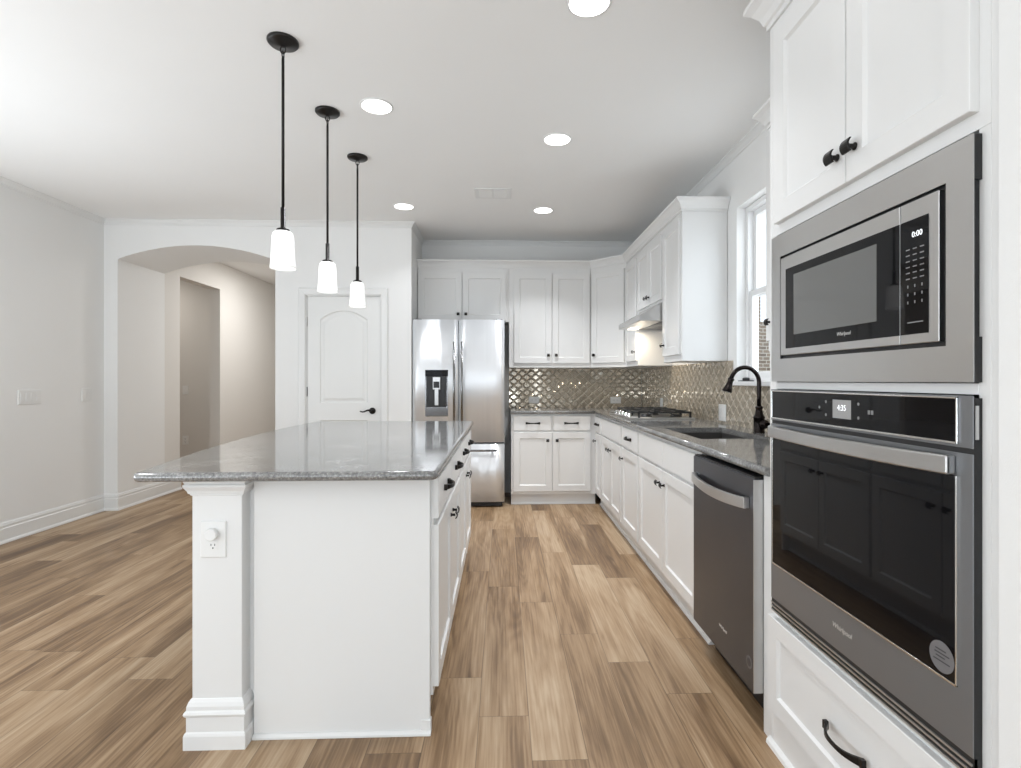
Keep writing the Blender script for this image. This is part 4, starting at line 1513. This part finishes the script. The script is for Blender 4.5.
# ------------------------------------------------------------------ ceiling things
# pendant: canopy, link, stem, socket sleeve, shade
px, py = -0.968, 2.413
pd = thing('pendant_light', (px, py, ZC), 'nearest pendant light over the island, black stem and white glass shade', 'pendant light', 'pendant lights over the island')
o3 = (px, py, 0)
MB().lathe([(0.066, ZC - 0.0005), (0.066, ZC - 0.009), (0.060, ZC - 0.016), (0.012, ZC - 0.024), (0.006, ZC - 0.028)], o3, (0, 0, 1), 32).build('canopy', M['bronze'], pd)
mb = MB()
for k, zz in enumerate((ZC - 0.040, ZC - 0.062)):
    ring = []
    for i in range(17):
        a_ = 2 * PI * i / 16
        h_ = 0.011 * math.cos(a_)
        ring.append((px + (h_ if k == 0 else 0), py + (0 if k == 0 else h_), zz + 0.016 * math.sin(a_)))
    mb.tube(ring, 0.0028, 8)
mb.build('link', M['bronze'], pd)
MB().lathe([(0.0063, 1.95), (0.0063, 2.62), (0.004, 2.628), (0.004, 2.632)], o3, (0, 0, 1), 12).build('stem', M['bronze'], pd)
MB().lathe([(0.0105, 1.965), (0.0105, 1.877), (0.026, 1.871), (0.029, 1.864), (0.026, 1.858)], o3, (0, 0, 1), 20).build('socket_cap', M['bronze'], pd)
mb = MB()
mb.lathe([(0.018, 1.862), (0.033, 1.860), (0.041, 1.853), (0.0455, 1.836), (0.0475, 1.79), (0.0495, 1.745), (0.0525, 1.71), (0.0545, 1.697),
          (0.0515, 1.698), (0.0495, 1.709), (0.0465, 1.745), (0.0445, 1.79), (0.042, 1.834), (0.037, 1.849), (0.030, 1.856), (0.016, 1.857)], o3, (0, 0, 1), 32, cap=False)
mb.build('glass_shade', M['shade'], pd)
mb = MB().lathe([(0.012, 1.861), (0.014, 1.84), (0.026, 1.805), (0.028, 1.785), (0.022, 1.762), (0.004, 1.752)], o3, (0, 0, 1), 18)
mb.build('bulb', M['can'], pd)
copy_tree(pd, (-0.974, 3.035, ZC), 'middle pendant light over the island, black stem and white glass shade')
copy_tree(pd, (-0.972, 3.645, ZC), 'farthest pendant light over the island, black stem and white glass shade')

cans = [(0.340, 2.122, 'recessed ceiling light nearest the camera, cut by the top edge of the photo'),
        (-0.688, 2.967, 'recessed ceiling light beside the middle pendant'),
        (0.336, 3.335, 'recessed ceiling light over the aisle, in front of the air vent'),
        (-0.850, 4.665, 'recessed ceiling light near the pantry door, left of the air vent'),
        (0.352, 4.725, 'recessed ceiling light in the far aisle, right of the air vent')]
cans += [(-2.6, 1.7, 'recessed ceiling light over the living area, left of the camera'),
         (-2.6, -0.8, 'recessed ceiling light over the living area, behind the camera')]  # unseen pair added to brighten the left wall
first = None
for (cx_, cy_, lab) in cans:
    if first is None:
        first = thing('recessed_light', (cx_, cy_, ZC), lab, 'ceiling light', 'recessed ceiling lights')
        MB().lathe([(0.088, ZC), (0.088, ZC - 0.003), (0.083, ZC - 0.006), (0.079, ZC - 0.006), (0.079, ZC)], (cx_, cy_, 0), (0, 0, 1), 36, cap=False).build('trim_ring', M['trim'], first)
        MB().lathe([(0.0795, ZC - 0.001), (0.0795, ZC - 0.005), (0.07, ZC - 0.0065)], (cx_, cy_, 0), (0, 0, 1), 36).build('lens', M['can'], first)
    else:
        copy_tree(first, (cx_, cy_, ZC), lab)
    area('downlight', (cx_, cy_, ZC - 0.02), (0, 0, 0), 0.13, 0.13, (2.2 if cx_ < -0.8 else 11.0 if cy_ > 4.5 else 8.0 if cy_ > 3.2 else 5.5) if cx_ > -2 else 12.0, (0.94, 0.965, 1.0), 'DISK', math.radians(104 if cx_ > -2 else 170))

vn = thing('air_vent', (-0.08, 4.31, ZC), 'white two-panel air vent register in the ceiling', 'air vent')
vx0, vx1, vy0, vy1 = -0.225, 0.065, 4.20, 4.425
mb = MB()
zf = ZC - 0.008
for (a_, c_, b0, b1) in ((vx0, vx0 + 0.035, vy0, vy1), (vx1 - 0.035, vx1, vy0, vy1), (vx0 + 0.035, vx1 - 0.035, vy0, vy0 + 0.035), (vx0 + 0.035, vx1 - 0.035, vy1 - 0.035, vy1),
                         (-0.088, -0.072, vy0 + 0.035, vy1 - 0.035)):
    mb.box(a_, c_, b0, b1, zf, ZC - 0.0003)
mb.build('frame', M['trim'], vn, bevel=0.003)
MB().box(vx0 + 0.03, vx1 - 0.03, vy0 + 0.03, vy1 - 0.03, ZC - 0.0016, ZC - 0.0006).build('duct_back', M['vent_dark'], vn)
mb = MB()
for k in range(8):
    yy = vy0 + 0.045 + k * 0.0185
    for (a_, c_) in ((vx0 + 0.034, -0.087), (-0.073, vx1 - 0.034)):
        b0 = mb.add([(a_, yy, ZC - 0.0015), (c_, yy, ZC - 0.0015), (c_, yy + 0.009, ZC - 0.0075), (a_, yy + 0.009, ZC - 0.0075),
                     (a_, yy + 0.0015, ZC - 0.0015), (c_, yy + 0.0015, ZC - 0.0015), (c_, yy + 0.0105, ZC - 0.0075), (a_, yy + 0.0105, ZC - 0.0075)])
        for f in ((0, 1, 2, 3), (4, 5, 6, 7), (0, 1, 5, 4), (2, 3, 7, 6), (0, 3, 7, 4), (1, 2, 6, 5)):
            mb.face([b0 + i for i in f])
mb.build('louvres', M['trim'], vn)
